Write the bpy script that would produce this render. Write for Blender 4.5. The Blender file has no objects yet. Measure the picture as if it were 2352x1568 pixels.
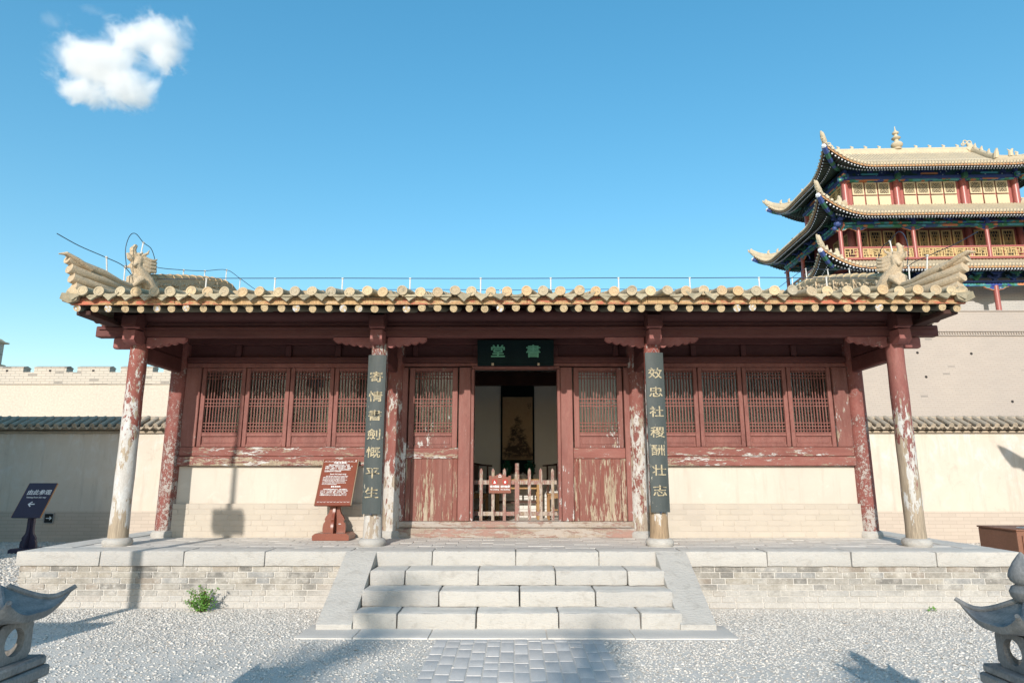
import bpy, bmesh, math, random
import numpy as np
from mathutils import Vector, Matrix
R = math.radians
random.seed(7)
rng = np.random.default_rng(7)
S = bpy.context.scene
COL = S.collection

# ------------------------------------------------------------------ camera
cam = bpy.data.cameras.new('camera')
cam.sensor_width = 36.0
cam.lens = 36.0 * 1508.0 / 2351.0
cam.clip_end = 5000
cam_o = bpy.data.objects.new('camera', cam)
COL.objects.link(cam_o)
cam_o.location = (0, 0, 1.6)
cam_o.rotation_euler = (R(90 + 11.4), 0, R(0.32))
S.camera = cam_o

# ------------------------------------------------------------------ sky and sun
SUN_AZ, SUN_EL = R(9.5), R(21.5)
world = bpy.data.worlds.new('World')
S.world = world
world.use_nodes = True
wt = world.node_tree
sky = wt.nodes.new('ShaderNodeTexSky')
sky.sky_type = 'NISHITA'
sky.sun_disc = False
sky.sun_elevation = SUN_EL
sky.sun_rotation = R(180) + SUN_AZ
sky.air_density = 1.4
sky.dust_density = 2.0
sky.ozone_density = 1.8
sky.altitude = 1500
hsv = wt.nodes.new('ShaderNodeHueSaturation')
hsv.inputs['Hue'].default_value = 0.488
hsv.inputs['Saturation'].default_value = 1.62
hsv.inputs['Value'].default_value = 1.0
gam = wt.nodes.new('ShaderNodeGamma')
gam.inputs[1].default_value = 0.72
wt.links.new(sky.outputs[0], gam.inputs[0])
wt.links.new(gam.outputs[0], hsv.inputs['Color'])
wt.links.new(hsv.outputs[0], wt.nodes['Background'].inputs[0])
wt.nodes['Background'].inputs[1].default_value = 0.15

sun = bpy.data.lights.new('sun', 'SUN')
sun.energy = 2.35
sun.angle = R(0.5)
sun.color = (1.0, 0.94, 0.86)
sun_o = bpy.data.objects.new('sun', sun)
COL.objects.link(sun_o)
sd = Vector((math.sin(SUN_AZ) * math.cos(SUN_EL), math.cos(SUN_AZ) * math.cos(SUN_EL), -math.sin(SUN_EL)))
sun_o.rotation_euler = sd.to_track_quat('-Z', 'Y').to_euler()
sun_o.location = (-10, -60, 25)

vs = S.view_settings
vs.view_transform = 'Standard'
vs.look = 'None'
vs.exposure = 1.06
vs.gamma = 1.0
S.cycles.use_denoising = True
S.cycles.max_bounces = 8
S.cycles.transparent_max_bounces = 12
S.cycles.volume_bounces = 6

# ------------------------------------------------------------------ helpers
def WM(o):
    b = o.matrix_basis
    return (WM(o.parent) @ o.matrix_parent_inverse @ b) if o.parent else b.copy()

def adopt(o, parent, local=False):
    if parent is not None:
        o.parent = parent
        if not local:
            o.matrix_parent_inverse = WM(parent).inverted()

def tag(o, label=None, cat=None, group=None, kind=None):
    if label: o['label'] = label
    if cat: o['category'] = cat
    if group: o['group'] = group
    if kind: o['kind'] = kind
    return o

def empty(name, loc, label=None, cat=None, group=None, rz=0.0, kind=None):
    o = bpy.data.objects.new(name, None)
    o.location = loc
    o.rotation_euler = (0, 0, rz)
    o.empty_display_size = 0.2
    COL.objects.link(o)
    return tag(o, label, cat, group, kind)

def obj(name, me, parent=None, loc=None, rot=None, local=False, scale=None):
    o = bpy.data.objects.new(name, me)
    if loc is not None: o.location = loc
    if rot is not None: o.rotation_euler = rot
    if scale is not None: o.scale = scale
    COL.objects.link(o)
    adopt(o, parent, local)
    return o

class MB:
    """collects faces; .build() links them as one mesh object"""
    def __init__(s):
        s.v = []; s.f = []; s.mi = []; s.m = 0
    def add(s, vs_, fs_):
        n = len(s.v)
        s.v.extend([tuple(p) for p in vs_])
        for f in fs_:
            s.f.append(tuple(i + n for i in f)); s.mi.append(s.m)
        return s
    def box(s, x0, x1, y0, y1, z0, z1, c=0.0):
        if x0 > x1: x0, x1 = x1, x0
        if y0 > y1: y0, y1 = y1, y0
        if z0 > z1: z0, z1 = z1, z0
        if c <= 0:
            p = [(x, y, z) for z in (z0, z1) for y in (y0, y1) for x in (x0, x1)]
            return s.add(p, [(0, 2, 3, 1), (4, 5, 7, 6), (0, 1, 5, 4), (2, 6, 7, 3), (0, 4, 6, 2), (1, 3, 7, 5)])
        c = min(c, (x1 - x0) * .45, (y1 - y0) * .45, (z1 - z0) * .45)
        V = []; idx = {}
        for i, x in enumerate((x0, x1)):
            for j, y in enumerate((y0, y1)):
                for k, z in enumerate((z0, z1)):
                    sx, sy, sz = (1, -1)[i] * c, (1, -1)[j] * c, (1, -1)[k] * c
                    for a, q in enumerate(((x, y + sy, z + sz), (x + sx, y, z + sz), (x + sx, y + sy, z))):
                        idx[i, j, k, a] = len(V); V.append(q)
        F = []
        g = lambda i, j, k, a: idx[i, j, k, a]
        for i in (0, 1):
            q = [g(i, 0, 0, 0), g(i, 0, 1, 0), g(i, 1, 1, 0), g(i, 1, 0, 0)]; F.append(q if i == 0 else q[::-1])
            q = [g(0, i, 0, 1), g(1, i, 0, 1), g(1, i, 1, 1), g(0, i, 1, 1)]; F.append(q if i == 0 else q[::-1])
            q = [g(0, 0, i, 2), g(0, 1, i, 2), g(1, 1, i, 2), g(1, 0, i, 2)]; F.append(q if i == 0 else q[::-1])
        for i in (0, 1):
            for j in (0, 1):
                q = [g(i, j, 0, 0), g(i, j, 0, 1), g(i, j, 1, 1), g(i, j, 1, 0)]; F.append(q if (i + j) % 2 == 1 else q[::-1])
                q = [g(i, 0, j, 0), g(i, 0, j, 2), g(i, 1, j, 2), g(i, 1, j, 0)]; F.append(q if (i + j) % 2 == 0 else q[::-1])
                q = [g(0, i, j, 1), g(0, i, j, 2), g(1, i, j, 2), g(1, i, j, 1)]; F.append(q if (i + j) % 2 == 1 else q[::-1])
        for i in (0, 1):
            for j in (0, 1):
                for k in (0, 1):
                    q = [g(i, j, k, 0), g(i, j, k, 1), g(i, j, k, 2)]; F.append(q if (i + j + k) % 2 == 0 else q[::-1])
        return s.add(V, F)
    def cyl(s, p0, p1, r0, r1=None, n=12, cap=True):
        return s.tube([p0, p1], [r0, r0 if r1 is None else r1], n, cap)
    def tube(s, pts, rad, n=8, cap=True, squash=1.0):
        pts = [Vector(p) for p in pts]
        if not hasattr(rad, '__len__'): rad = [rad] * len(pts)
        V = []; F = []
        up = None
        for i, p in enumerate(pts):
            d = (pts[min(i + 1, len(pts) - 1)] - pts[max(i - 1, 0)])
            if d.length < 1e-9: d = Vector((0, 0, 1))
            d.normalize()
            if up is None:
                up = Vector((0, 0, 1)) if abs(d.z) < .9 else Vector((0, 1, 0))
            a = d.cross(up)
            if a.length < 1e-6: a = d.cross(Vector((1, 0, 0)))
            a.normalize(); b = a.cross(d).normalized(); up = b
            for k in range(n):
                t = 2 * math.pi * k / n
                V.append(p + (a * math.cos(t) + b * math.sin(t) * squash) * rad[i])
        for i in range(len(pts) - 1):
            for k in range(n):
                F.append((i * n + k, i * n + (k + 1) % n, (i + 1) * n + (k + 1) % n, (i + 1) * n + k))
        if cap:
            F.append(tuple(range(n))[::-1]); F.append(tuple((len(pts) - 1) * n + k for k in range(n)))
        return s.add(V, F)
    def lathe(s, prof, n=24, c=(0, 0, 0), cap=True, sq=False):
        V = []; F = []
        for r, z in prof:
            for k in range(n):
                t = 2 * math.pi * (k + (.5 if sq else 0)) / n
                V.append((c[0] + r * math.cos(t), c[1] + r * math.sin(t), c[2] + z))
        for i in range(len(prof) - 1):
            for k in range(n):
                F.append((i * n + k, i * n + (k + 1) % n, (i + 1) * n + (k + 1) % n, (i + 1) * n + k))
        if cap:
            F.append(tuple(range(n))[::-1]); F.append(tuple((len(prof) - 1) * n + k for k in range(n)))
        return s.add(V, F)
    def prism(s, poly, a, b, axis='y'):
        """poly: 2-d outline; extruded from a to b along axis (y: (x,z), x: (y,z), z: (x,y))"""
        n = len(poly)
        mk = {'y': lambda p, t: (p[0], t, p[1]), 'x': lambda p, t: (t, p[0], p[1]), 'z': lambda p, t: (p[0], p[1], t)}[axis]
        V = [mk(p, a) for p in poly] + [mk(p, b) for p in poly]
        F = [tuple(range(n)), tuple(range(2 * n - 1, n - 1, -1))]
        for i in range(n):
            j = (i + 1) % n
            F.append((i, i + n, j + n, j))
        return s.add(V, F)
    def ball(s, c, r, n=12, m=8):
        if not hasattr(r, '__len__'): r = (r, r, r)
        V = [(c[0], c[1], c[2] - r[2])]; F = []
        for i in range(1, m):
            ph = -math.pi / 2 + math.pi * i / m
            for k in range(n):
                t = 2 * math.pi * k / n
                V.append((c[0] + r[0] * math.cos(ph) * math.cos(t), c[1] + r[1] * math.cos(ph) * math.sin(t), c[2] + r[2] * math.sin(ph)))
        V.append((c[0], c[1], c[2] + r[2]))
        for k in range(n):
            F.append((0, 1 + (k + 1) % n, 1 + k))
            F.append((len(V) - 1, 1 + (m - 2) * n + k, 1 + (m - 2) * n + (k + 1) % n))
        for i in range(m - 2):
            for k in range(n):
                F.append((1 + i * n + k, 1 + i * n + (k + 1) % n, 1 + (i + 1) * n + (k + 1) % n, 1 + (i + 1) * n + k))
        return s.add(V, F)
    def quad(s, a, b, c, d):
        return s.add([a, b, c, d], [(0, 1, 2, 3)])
    def xform(s, M):
        s.v = [tuple(M @ Vector(p)) for p in s.v]
        return s
    def mesh(s, name, mats, ang=38, fix=True):
        me = bpy.data.meshes.new(name)
        me.from_pydata(s.v, [], s.f)
        if not isinstance(mats, (list, tuple)): mats = [mats]
        for m in mats: me.materials.append(M[m] if isinstance(m, str) else m)
        if len(mats) > 1: me.polygons.foreach_set('material_index', s.mi)
        if fix:
            b = bmesh.new(); b.from_mesh(me); bmesh.ops.recalc_face_normals(b, faces=b.faces); b.to_mesh(me); b.free()
        me.polygons.foreach_set('use_smooth', [True] * len(me.polygons))
        me.set_sharp_from_angle(angle=R(ang))
        me.update()
        return me
    def build(s, name, mats, parent=None, loc=None, rot=None, local=False, ang=38, fix=True):
        return obj(name, s.mesh(name, mats, ang, fix), parent, loc, rot, local)

def bx(name, m, parent, x0, x1, y0, y1, z0, z1, c=0.004, local=False):
    return MB().box(x0, x1, y0, y1, z0, z1, c).build(name, m, parent, local=local)

def text_mesh(name, body, size, mat, sx=1.0, sy=1.0, bold=0.0, depth=0.002, align='CENTER', line=1.0):
    """flat lettering facing -Y, its middle at the origin"""
    cu = bpy.data.curves.new(name, 'FONT')
    cu.body = body; cu.size = size; cu.align_x = align; cu.align_y = 'CENTER'; cu.extrude = depth; cu.space_line = line
    cu.resolution_u = 3
    o = bpy.data.objects.new(name, cu); COL.objects.link(o)
    dg = bpy.context.evaluated_depsgraph_get()
    me0 = bpy.data.meshes.new_from_object(o.evaluated_get(dg))
    bpy.data.objects.remove(o); bpy.data.curves.remove(cu)
    n = len(me0.vertices)
    co = np.empty(n * 3); me0.vertices.foreach_get('co', co); co = co.reshape(-1, 3)
    fs = [tuple(p.vertices) for p in me0.polygons]
    bpy.data.meshes.remove(me0)
    V = []; F = []
    offs = [(0, 0)] if bold <= 0 else [(0, 0), (bold, bold * .4), (-bold, -bold * .4), (bold * .3, -bold), (-bold * .3, bold)]
    for i, (dx, dz) in enumerate(offs):
        b = len(V)
        for q in co:
            V.append((q[0] * sx + dx, -q[2] - 0.0007 * i, q[1] * sy + dz))
        F += [tuple(k + b for k in f) for f in fs]
    me = bpy.data.meshes.new(name); me.from_pydata(V, [], F); me.materials.append(M[mat]); me.update()
    return me

# ------------------------------------------------------------------ materials
M = {}
class NT:
    def __init__(s, name):
        m = bpy.data.materials.new(name); m.use_nodes = True
        s.mat = m; s.t = m.node_tree; s.p = s.t.nodes['Principled BSDF']; M[name] = m
    def n(s, typ, **kw):
        nd = s.t.nodes.new('ShaderNode' + typ)
        for k, v in kw.items():
            if k in nd.inputs: nd.inputs[k].default_value = v
            else: setattr(nd, k, v)
        return nd
    def l(s, a, b): s.t.links.new(a, b)
    def coord(s, kind='pos', scale=(1, 1, 1), loc=(0, 0, 0), rot=(0, 0, 0)):
        if kind == 'pos': c = s.n('NewGeometry').outputs['Position']
        else: c = s.n('TexCoord').outputs[kind]
        mp = s.n('Mapping'); mp.inputs['Scale'].default_value = scale; mp.inputs['Location'].default_value = loc; mp.inputs['Rotation'].default_value = rot
        s.l(c, mp.inputs[0]); return mp.outputs[0]
    def noise(s, vec, scale, detail=4, rough=.55, dist=0):
        nd = s.n('TexNoise'); nd.inputs['Scale'].default_value = scale; nd.inputs['Detail'].default_value = detail
        nd.inputs['Roughness'].default_value = rough; nd.inputs['Distortion'].default_value = dist
        s.l(vec, nd.inputs['Vector']); return nd.outputs['Fac']
    def ramp(s, fac, stops, interp='LINEAR'):
        r = s.n('ValToRGB'); e = r.color_ramp; e.interpolation = interp
        while len(e.elements) < len(stops): e.elements.new(.5)
        for el, (p, c) in zip(e.elements, stops):
            el.position = p; el.color = (c, c, c, 1) if not hasattr(c, '__len__') else (*c[:3], 1)
        s.l(fac, r.inputs[0]); return r.outputs[0]
    def mix(s, fac, a, b, mode='MIX'):
        m = s.n('Mix', data_type='RGBA', blend_type=mode)
        for sock, v in ((m.inputs[0], fac), (m.inputs[6], a), (m.inputs[7], b)):
            if isinstance(v, bpy.types.NodeSocket): s.l(v, sock)
            elif hasattr(v, '__len__'): sock.default_value = (*v[:3], 1)
            else: sock.default_value = v
        return m.outputs[2]
    def math(s, op, a, b=0.0, clamp=False):
        m = s.n('Math', operation=op); m.use_clamp = clamp
        for sock, v in ((m.inputs[0], a), (m.inputs[1], b)):
            if isinstance(v, bpy.types.NodeSocket): s.l(v, sock)
            else: sock.default_value = v
        return m.outputs[0]
    def rng(s, v, a, b, c=0.0, d=1.0, smooth=False):
        m = s.n('MapRange'); m.clamp = True
        if smooth: m.interpolation_type = 'SMOOTHSTEP'
        for i, q in enumerate((a, b, c, d)): m.inputs[i + 1].default_value = q
        s.l(v, m.inputs[0]); return m.outputs[0]
    def sep(s, vec):
        x = s.n('SeparateXYZ'); s.l(vec, x.inputs[0]); return x.outputs
    def out(s, col, rough=.8, bump=None, bstr=.3, bdist=.01, spec=.3):
        if isinstance(col, bpy.types.NodeSocket): s.l(col, s.p.inputs['Base Color'])
        else: s.p.inputs['Base Color'].default_value = (*col[:3], 1)
        if isinstance(rough, bpy.types.NodeSocket): s.l(rough, s.p.inputs['Roughness'])
        else: s.p.inputs['Roughness'].default_value = rough
        s.p.inputs['Specular IOR Level'].default_value = spec
        if bump is not None:
            b = s.n('Bump'); b.inputs['Strength'].default_value = bstr; b.inputs['Distance'].default_value = bdist
            s.l(bump, b.inputs['Height']); s.l(b.outputs[0], s.p.inputs['Normal'])
        return s.mat

def m_mottle(name, c1, c2, scale=3, fine=40, rough=.85, bstr=.3, bdist=.01, kind='pos', stretch=(1, 1, 1), spec=.25, rand=0.0, lo=.3, hi=.7, fa=.25):
    t = NT(name)
    v = t.coord(kind, stretch)
    a = t.noise(v, scale, 5, .6)
    b = t.noise(v, fine, 4, .6)
    c = t.mix(t.rng(a, lo, hi), c1, c2)
    c = t.mix(fa, c, t.ramp(b, [(.3, .25), (.7, .75)]), 'OVERLAY')
    if rand:
        oi = t.n('ObjectInfo').outputs['Random']
        c = t.mix(1.0, c, t.ramp(oi, [(0, 1 - rand), (1, 1.0)]), 'MULTIPLY')
    t.out(c, rough, b, bstr, bdist, spec)
    return t

def m_worn(name, base, a_lo, a_hi, z0, z1, wood=0.0, stretch=(1, 1, .35), scale=7, rough=.65, base2=None, white=(.60, .585, .56), woodc=(.44, .35, .25), seed=0, wz=None, kind='pos', fade=.35):
    """oil paint over pale ground coat over timber; a_lo/a_hi: share peeled at height z0/z1; wz: height below which bare timber shows"""
    t = NT(name)
    pos = t.n('NewGeometry').outputs['Position']
    off = (seed * 3.7, seed * 1.3, seed * 2.1)
    v = t.coord(kind, stretch, off)
    n1 = t.noise(v, scale * 1.5, 9, .70, .6)
    n2 = t.noise(v, scale * .32, 3, .5)
    vo = t.n('TexVoronoi', feature='F1'); vo.inputs['Scale'].default_value = scale * 6; t.l(v, vo.inputs['Vector'])
    cell = t.sep(vo.outputs['Color'])[0]
    nn = t.math('ADD', t.math('ADD', t.math('MULTIPLY', n1, .56), t.math('MULTIPLY', n2, .36)), t.math('MULTIPLY', cell, .08))
    fine = t.noise(v, scale * 11, 4, .7)
    z = t.sep(pos)[2]
    share = t.rng(z, z0, z1, .5 + (a_lo - .5) * .42, .5 + (a_hi - .5) * .42)
    d = t.math('SUBTRACT', t.math('ADD', nn, share), 1.0)          # > 0 where peeled
    d2 = t.math('ADD', d, t.math('MULTIPLY', t.math('SUBTRACT', fine, .5), .22))
    peel = t.rng(d2, -.004, .012)
    gr = t.noise(t.coord(kind, (34, 34, 1.4), off), 3, 4, .7)
    b2 = base2 or tuple(q * .74 for q in base)
    paint = t.mix(t.rng(n2, .35, .65), base, b2)
    fd = tuple(.45 * q + .55 * w for q, w in zip(base, (.40, .24, .20)))
    paint = t.mix(t.rng(n1, .38, .66, 0, fade), paint, fd)
    paint = t.mix(.35, paint, t.ramp(fine, [(.3, .3), (.7, .7)]), 'OVERLAY')
    wcol = t.mix(t.rng(fine, .3, .7), white, tuple(q * .70 for q in white))
    wcol = t.mix(t.rng(n1, .60, .44, 0, .35), wcol, (.40, .32, .24))
    col = t.mix(peel, paint, wcol)
    wdc = t.mix(t.rng(gr, .33, .66), woodc, tuple(q * .52 for q in woodc))
    bare = None
    if wood > 0:
        n3 = t.noise(t.coord(kind, stretch, (seed * 2.7 + 5, 3, 1)), scale * .9, 7, .66)
        bare = t.math('MULTIPLY', t.rng(n3, .60 - wood * .16, .62 - wood * .16), peel)
    if wz is not None:
        n4 = t.noise(t.coord(kind, (1, 1, .22), (seed, 2, 7)), 8, 6, .66)
        bz = t.rng(t.math('ADD', z, t.math('MULTIPLY', t.math('SUBTRACT', n4, .5), -1.9)), wz + .03, wz - .03)
        bare = bz if bare is None else t.math('MAXIMUM', bare, bz)
    if bare is not None: col = t.mix(bare, col, wdc)
    rg = t.mix(peel, (rough,) * 3, (.92, .92, .92))
    h = t.math('ADD', t.math('MULTIPLY', peel, -.6), t.math('MULTIPLY', t.math('ADD', gr, fine), .25))
    t.out(col, rg, h, .6, .006, .22)
    return t

# stone and earth
t = NT('granite'); v = t.coord('pos')
a = t.noise(v, 1.7, 5, .62); a2 = t.noise(t.coord('pos', (1, 1, 1.6)), 6, 6, .7, .5); b = t.noise(v, 90, 3, .7); ch = t.noise(t.coord('pos', (14, 14, 60), rot=(0, R(24), 0)), 1.6, 2, .5)
c = t.mix(t.rng(a, .3, .7), (.505, .48, .445), (.45, .432, .405))
c = t.mix(t.rng(a2, .53, .72, 0, .75), c, (.335, .31, .28)); c = t.mix(t.rng(a2, .42, .28, 0, .5), c, (.57, .545, .505))
c = t.mix(t.rng(b, .55, .72, 0, .7), c, (.34, .32, .30)); c = t.mix(t.rng(b, .32, .2), c, (.64, .61, .56))
oi = t.n('ObjectInfo').outputs['Random']
c = t.mix(1.0, c, t.ramp(oi, [(0, (.82, .82, .82)), (.5, (.93, .925, .91)), (1, (1, .985, .955))]), 'MULTIPLY')
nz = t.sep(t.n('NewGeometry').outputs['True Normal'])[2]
lit_top = t.mix(t.rng(a2, .35, .65), (.70, .655, .59), (.58, .545, .49))          # paler colour for upward faces, painted in as light on the treads
c = t.mix(t.rng(nz, .90, .97, 0, .9), c, lit_top)
t.out(c, .92, t.math('ADD', t.math('ADD', t.math('MULTIPLY', b, .4), ch), t.math('MULTIPLY', a2, .6)), .6, .012, .18)

m_mottle('slab', (.69, .64, .575), (.61, .57, .515), 2, 70, .92, .35, .008, rand=.12)
m_mottle('paver', (.69, .64, .575), (.62, .58, .525), 3, 60, .92, .35, .008, rand=.08)
m_mottle('path_stone', (.69, .645, .60), (.60, .565, .53), 4, 70, .9, .5, .01, rand=.12, stretch=(3, 1, 1))
m_mottle('mortar', (.56, .53, .48), (.46, .43, .39), 6, 90, .95, .4, .01)
m_mottle('dust', (.70, .645, .575), (.62, .57, .505), 1.2, 45, .97, .6, .02)

t = NT('grey_brick'); v = t.coord('pos'); oi = t.n('ObjectInfo').outputs['Random']
base = t.ramp(oi, [(0, (.175, .165, .15)), (.22, (.26, .24, .21)), (.42, (.33, .295, .245)), (.6, (.27, .265, .255)), (.8, (.37, .335, .28)), (1, (.24, .20, .165))])
a = t.noise(v, 5, 6, .65); b = t.noise(v, 55, 4, .65)
c = t.mix(t.rng(a, .46, .66, 0, .75), base, (.49, .455, .405)); c = t.mix(t.rng(a, .42, .3, 0, .55), c, (.15, .14, .13)); c = t.mix(t.rng(t.noise(v, 19, 5, .7), .58, .68, 0, .6), c, (.54, .51, .47))
zz = t.sep(t.n('NewGeometry').outputs['Position'])[2]
dust = t.math('MULTIPLY', t.rng(t.math('ADD', zz, t.math('MULTIPLY', t.noise(v, 1.6, 4, .6), -.5)), .02, -.16), .85)
c = t.mix(dust, c, (.46, .435, .40))
c = t.mix(.3, c, t.ramp(b, [(.3, .25), (.7, .75)]), 'OVERLAY')
t.out(c, .93, b, .6, .008, .2)

t = NT('limed_brick'); v = t.coord('pos'); oi = t.n('ObjectInfo').outputs['Random']
a = t.noise(v, 2.5, 5, .6); b = t.noise(v, 50, 4, .6)
c = t.mix(t.rng(a, .3, .7), (.50, .44, .365), (.455, .40, .34))
c = t.mix(1.0, c, t.ramp(oi, [(0, (.93, .93, .92)), (1, (1, 1, 1))]), 'MULTIPLY')
t.out(c, .93, b, .35, .006, .2)

t = NT('plaster'); v = t.coord('pos')
a = t.noise(v, 1.1, 6, .62); a2 = t.noise(v, 4.5, 6, .7, .6); b = t.noise(v, 60, 4, .6)
c = t.mix(t.rng(a, .3, .7), (.565, .505, .43), (.50, .445, .38))
c = t.mix(t.rng(a2, .58, .72, 0, .5), c, (.63, .58, .51)); c = t.mix(t.rng(a2, .38, .26, 0, .4), c, (.45, .385, .31))
st = t.noise(t.coord('pos', (3, 3, .25)), 3.2, 6, .68); c = t.mix(t.rng(st, .54, .70, 0, .38), c, (.40, .34, .275))
t.out(c, .95, t.math('ADD', t.math('MULTIPLY', a2, .7), t.math('MULTIPLY', b, .3)), .45, .014, .15)

t = NT('old_plaster'); v = t.coord('pos')
a = t.noise(v, .7, 6, .62); a2 = t.noise(t.coord('pos', (1, 1, .7)), 3.2, 8, .72, .5); b = t.noise(v, 45, 4, .6)
z = t.sep(t.n('NewGeometry').outputs['Position'])[2]
c = t.mix(t.rng(a, .3, .7), (.60, .525, .435), (.55, .48, .405))
c = t.mix(t.math('MULTIPLY', t.rng(a2, .5, .66), t.rng(z, .6, 2.6, .15, .85)), c, (.63, .605, .57))
c = t.mix(t.rng(a2, .42, .28, 0, .6), c, (.42, .355, .29)); st = t.noise(t.coord('pos', (2.2, 2.2, .2)), 2.6, 6, .7); c = t.mix(t.rng(st, .53, .70, 0, .42), c, (.39, .335, .275)); c = t.mix(t.math('MULTIPLY', t.rng(st, .42, .34, 0, .5), t.rng(z, 1.6, 2.5)), c, (.68, .655, .62))
br = t.n('TexBrick'); br.inputs['Scale'].default_value = 1; br.inputs['Brick Width'].default_value = .34; br.inputs['Row Height'].default_value = .085
br.inputs['Mortar Size'].default_value = .006; br.inputs['Color1'].default_value = (1, 1, 1, 1); br.inputs['Color2'].default_value = (.92, .92, .92, 1); br.inputs['Mortar'].default_value = (.80, .80, .80, 1)
xz = t.n('CombineXYZ'); sp = t.sep(t.n('NewGeometry').outputs['Position']); t.l(sp[0], xz.inputs[0]); t.l(sp[2], xz.inputs[1]); t.l(xz.outputs[0], br.inputs['Vector'])
low = t.rng(z, .74, .70)
c2 = t.mix(1.0, (.50, .425, .355), br.outputs['Color'], 'MULTIPLY')
c = t.mix(low, c, c2)
t.out(c, .95, t.math('ADD', t.math('MULTIPLY', a2, .6), t.math('MULTIPLY', b, .3)), .4, .012, .15)

def m_farbrick(name, c1, c2, bw, rh, mort=.012, mcol=.7, dark=.985):
    t = NT(name); sp = t.sep(t.n('NewGeometry').outputs['Position'])
    xz = t.n('CombineXYZ'); t.l(t.math('ADD', sp[0], sp[1]), xz.inputs[0]); t.l(sp[2], xz.inputs[1])
    br = t.n('TexBrick'); br.inputs['Scale'].default_value = 1; br.inputs['Brick Width'].default_value = bw; br.inputs['Row Height'].default_value = rh
    br.inputs['Mortar Size'].default_value = mort; br.inputs['Color1'].default_value = (1, 1, 1, 1); br.inputs['Color2'].default_value = (.93, .93, .93, 1); br.inputs['Mortar'].default_value = (mcol, mcol, mcol, 1)
    br.inputs['Bias'].default_value = -.3
    t.l(xz.outputs[0], br.inputs['Vector'])
    a = t.noise(t.coord('pos'), .35, 5, .6)
    c = t.mix(t.rng(a, .3, .7), c1, c2); c = t.mix(1.0, c, br.outputs['Color'], 'MULTIPLY')
    # a few gaps and dark replacement bricks
    h = t.n('TexWhiteNoise', noise_dimensions='2D'); q = t.n('Vector' + 'Math', operation='FLOOR'); sc_ = t.n('VectorMath', operation='MULTIPLY')
    sc_.inputs[1].default_value = (1 / bw, 1 / rh, 1); t.l(xz.outputs[0], sc_.inputs[0]); t.l(sc_.outputs[0], q.inputs[0]); t.l(q.outputs[0], h.inputs[0])
    c = t.mix(t.rng(h.outputs[0], dark, dark + .002, 0, .6), c, (.2, .18, .16))
    t.out(c, .95, br.outputs['Fac'], -.4, .02, .15)
    return t
m_farbrick('city_brick', (.425, .36, .305), (.385, .33, .285), .36, .095, .014, .86, .994)
m_farbrick('parapet_brick', (.52, .455, .375), (.47, .42, .355), .55, .16, .02, .68, .93)
m_farbrick('tower_brick', (.47, .45, .42), (.42, .405, .38), .34, .1, .014, .78, .995)
m_mottle('city_plaster', (.53, .455, .37), (.495, .425, .35), .25, 9, .95, .2, .02)

# clay
t = NT('tile'); v = t.coord('pos'); oi = t.n('ObjectInfo').outputs['Random']
c = t.ramp(oi, [(0, (.55, .37, .20)), (.2, (.42, .345, .235)), (.4, (.56, .43, .26)), (.6, (.36, .315, .235)), (.8, (.50, .345, .19)), (1, (.46, .385, .26))])
a = t.noise(v, 8, 6, .68); b = t.noise(v, 60, 4, .65)
c = t.mix(t.rng(a, .52, .68, 0, .85), c, (.25, .215, .16)); c = t.mix(t.rng(a, .42, .28, 0, .6), c, (.60, .50, .36))
c = t.mix(.3, c, t.ramp(b, [(.3, .25), (.7, .75)]), 'OVERLAY'); t.out(c, .94, t.math('ADD', a, b), .55, .007, .18)
m_mottle('tile_lip', (.47, .39, .26), (.29, .26, .185), 11, 70, .93, .5, .006, rand=.35)
t = NT('clay'); v = t.coord('pos'); a = t.noise(v, 5, 7, .7, .4); b = t.noise(v, 55, 4, .65); a2 = t.noise(v, 17, 5, .7)
c = t.mix(t.rng(a, .35, .65), (.56, .43, .285), (.46, .37, .26)); c = t.mix(t.rng(a2, .56, .70, 0, .7), c, (.30, .255, .19)); c = t.mix(t.rng(a2, .40, .28, 0, .5), c, (.64, .54, .40))
c = t.mix(.35, c, t.ramp(b, [(.3, .22), (.7, .78)]), 'OVERLAY'); t.out(c, .95, t.math('ADD', a2, b), .8, .012, .15)
m_mottle('coping_tile', (.47, .38, .28), (.34, .285, .22), 6, 45, .93, .5, .01, rand=.14)
m_mottle('tower_tile_bed', (.33, .275, .19), (.27, .23, .165), 3, 20, .9, .3, .01)
m_mottle('tower_tile', (.57, .475, .33), (.47, .40, .29), 2, 20, .85, .3, .01)

# timber
RED = (.228, .088, .072)
m_worn('red_post', RED, .50, .16, .7, 3.0, 0, (1, 1, .3), 9, seed=1)
m_worn('red_frame', RED, .42, .18, .7, 3.0, .3, (1, 1, .22), 10, seed=2)
m_worn('red_sash', (.228, .086, .071), .12, .05, .7, 3.0, 0, (1, 1, .4), 13, seed=3)
m_worn('red_rail', (.235, .084, .067), .48, .32, 1.7, 2.05, .8, (.28, 1, 1.3), 10, seed=4)
m_worn('red_panel', (.185, .072, .056), .44, .34, .9, 1.9, .9, (1.6, 1, .16), 8, seed=5, base2=(.18, .055, .04), white=(.46, .37, .28))
m_worn('red_sill', (.31, .19, .155), .58, .54, .66, .9, .4, (.25, 1, 1.3), 8, seed=6, white=(.42, .37, .33), woodc=(.42, .34, .27))
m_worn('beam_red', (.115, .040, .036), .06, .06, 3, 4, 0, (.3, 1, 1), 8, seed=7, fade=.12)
m_worn('bracket_red', (.27, .095, .085), .13, .13, 3, 4, 0, (1, 1, 1), 10, seed=8)
m_worn('column_white', (.25, .075, .058), .80, .40, 1.35, 3.15, .42, (1, 1, .4), 8, seed=9, white=(.62, .61, .585), wz=1.02, woodc=(.46, .37, .27))
m_worn('column_mid', (.225, .078, .063), .68, .34, .9, 3.2, .45, (1, 1, .35), 9, seed=10, white=(.57, .55, .52), wz=.72, woodc=(.42, .34, .26))
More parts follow.
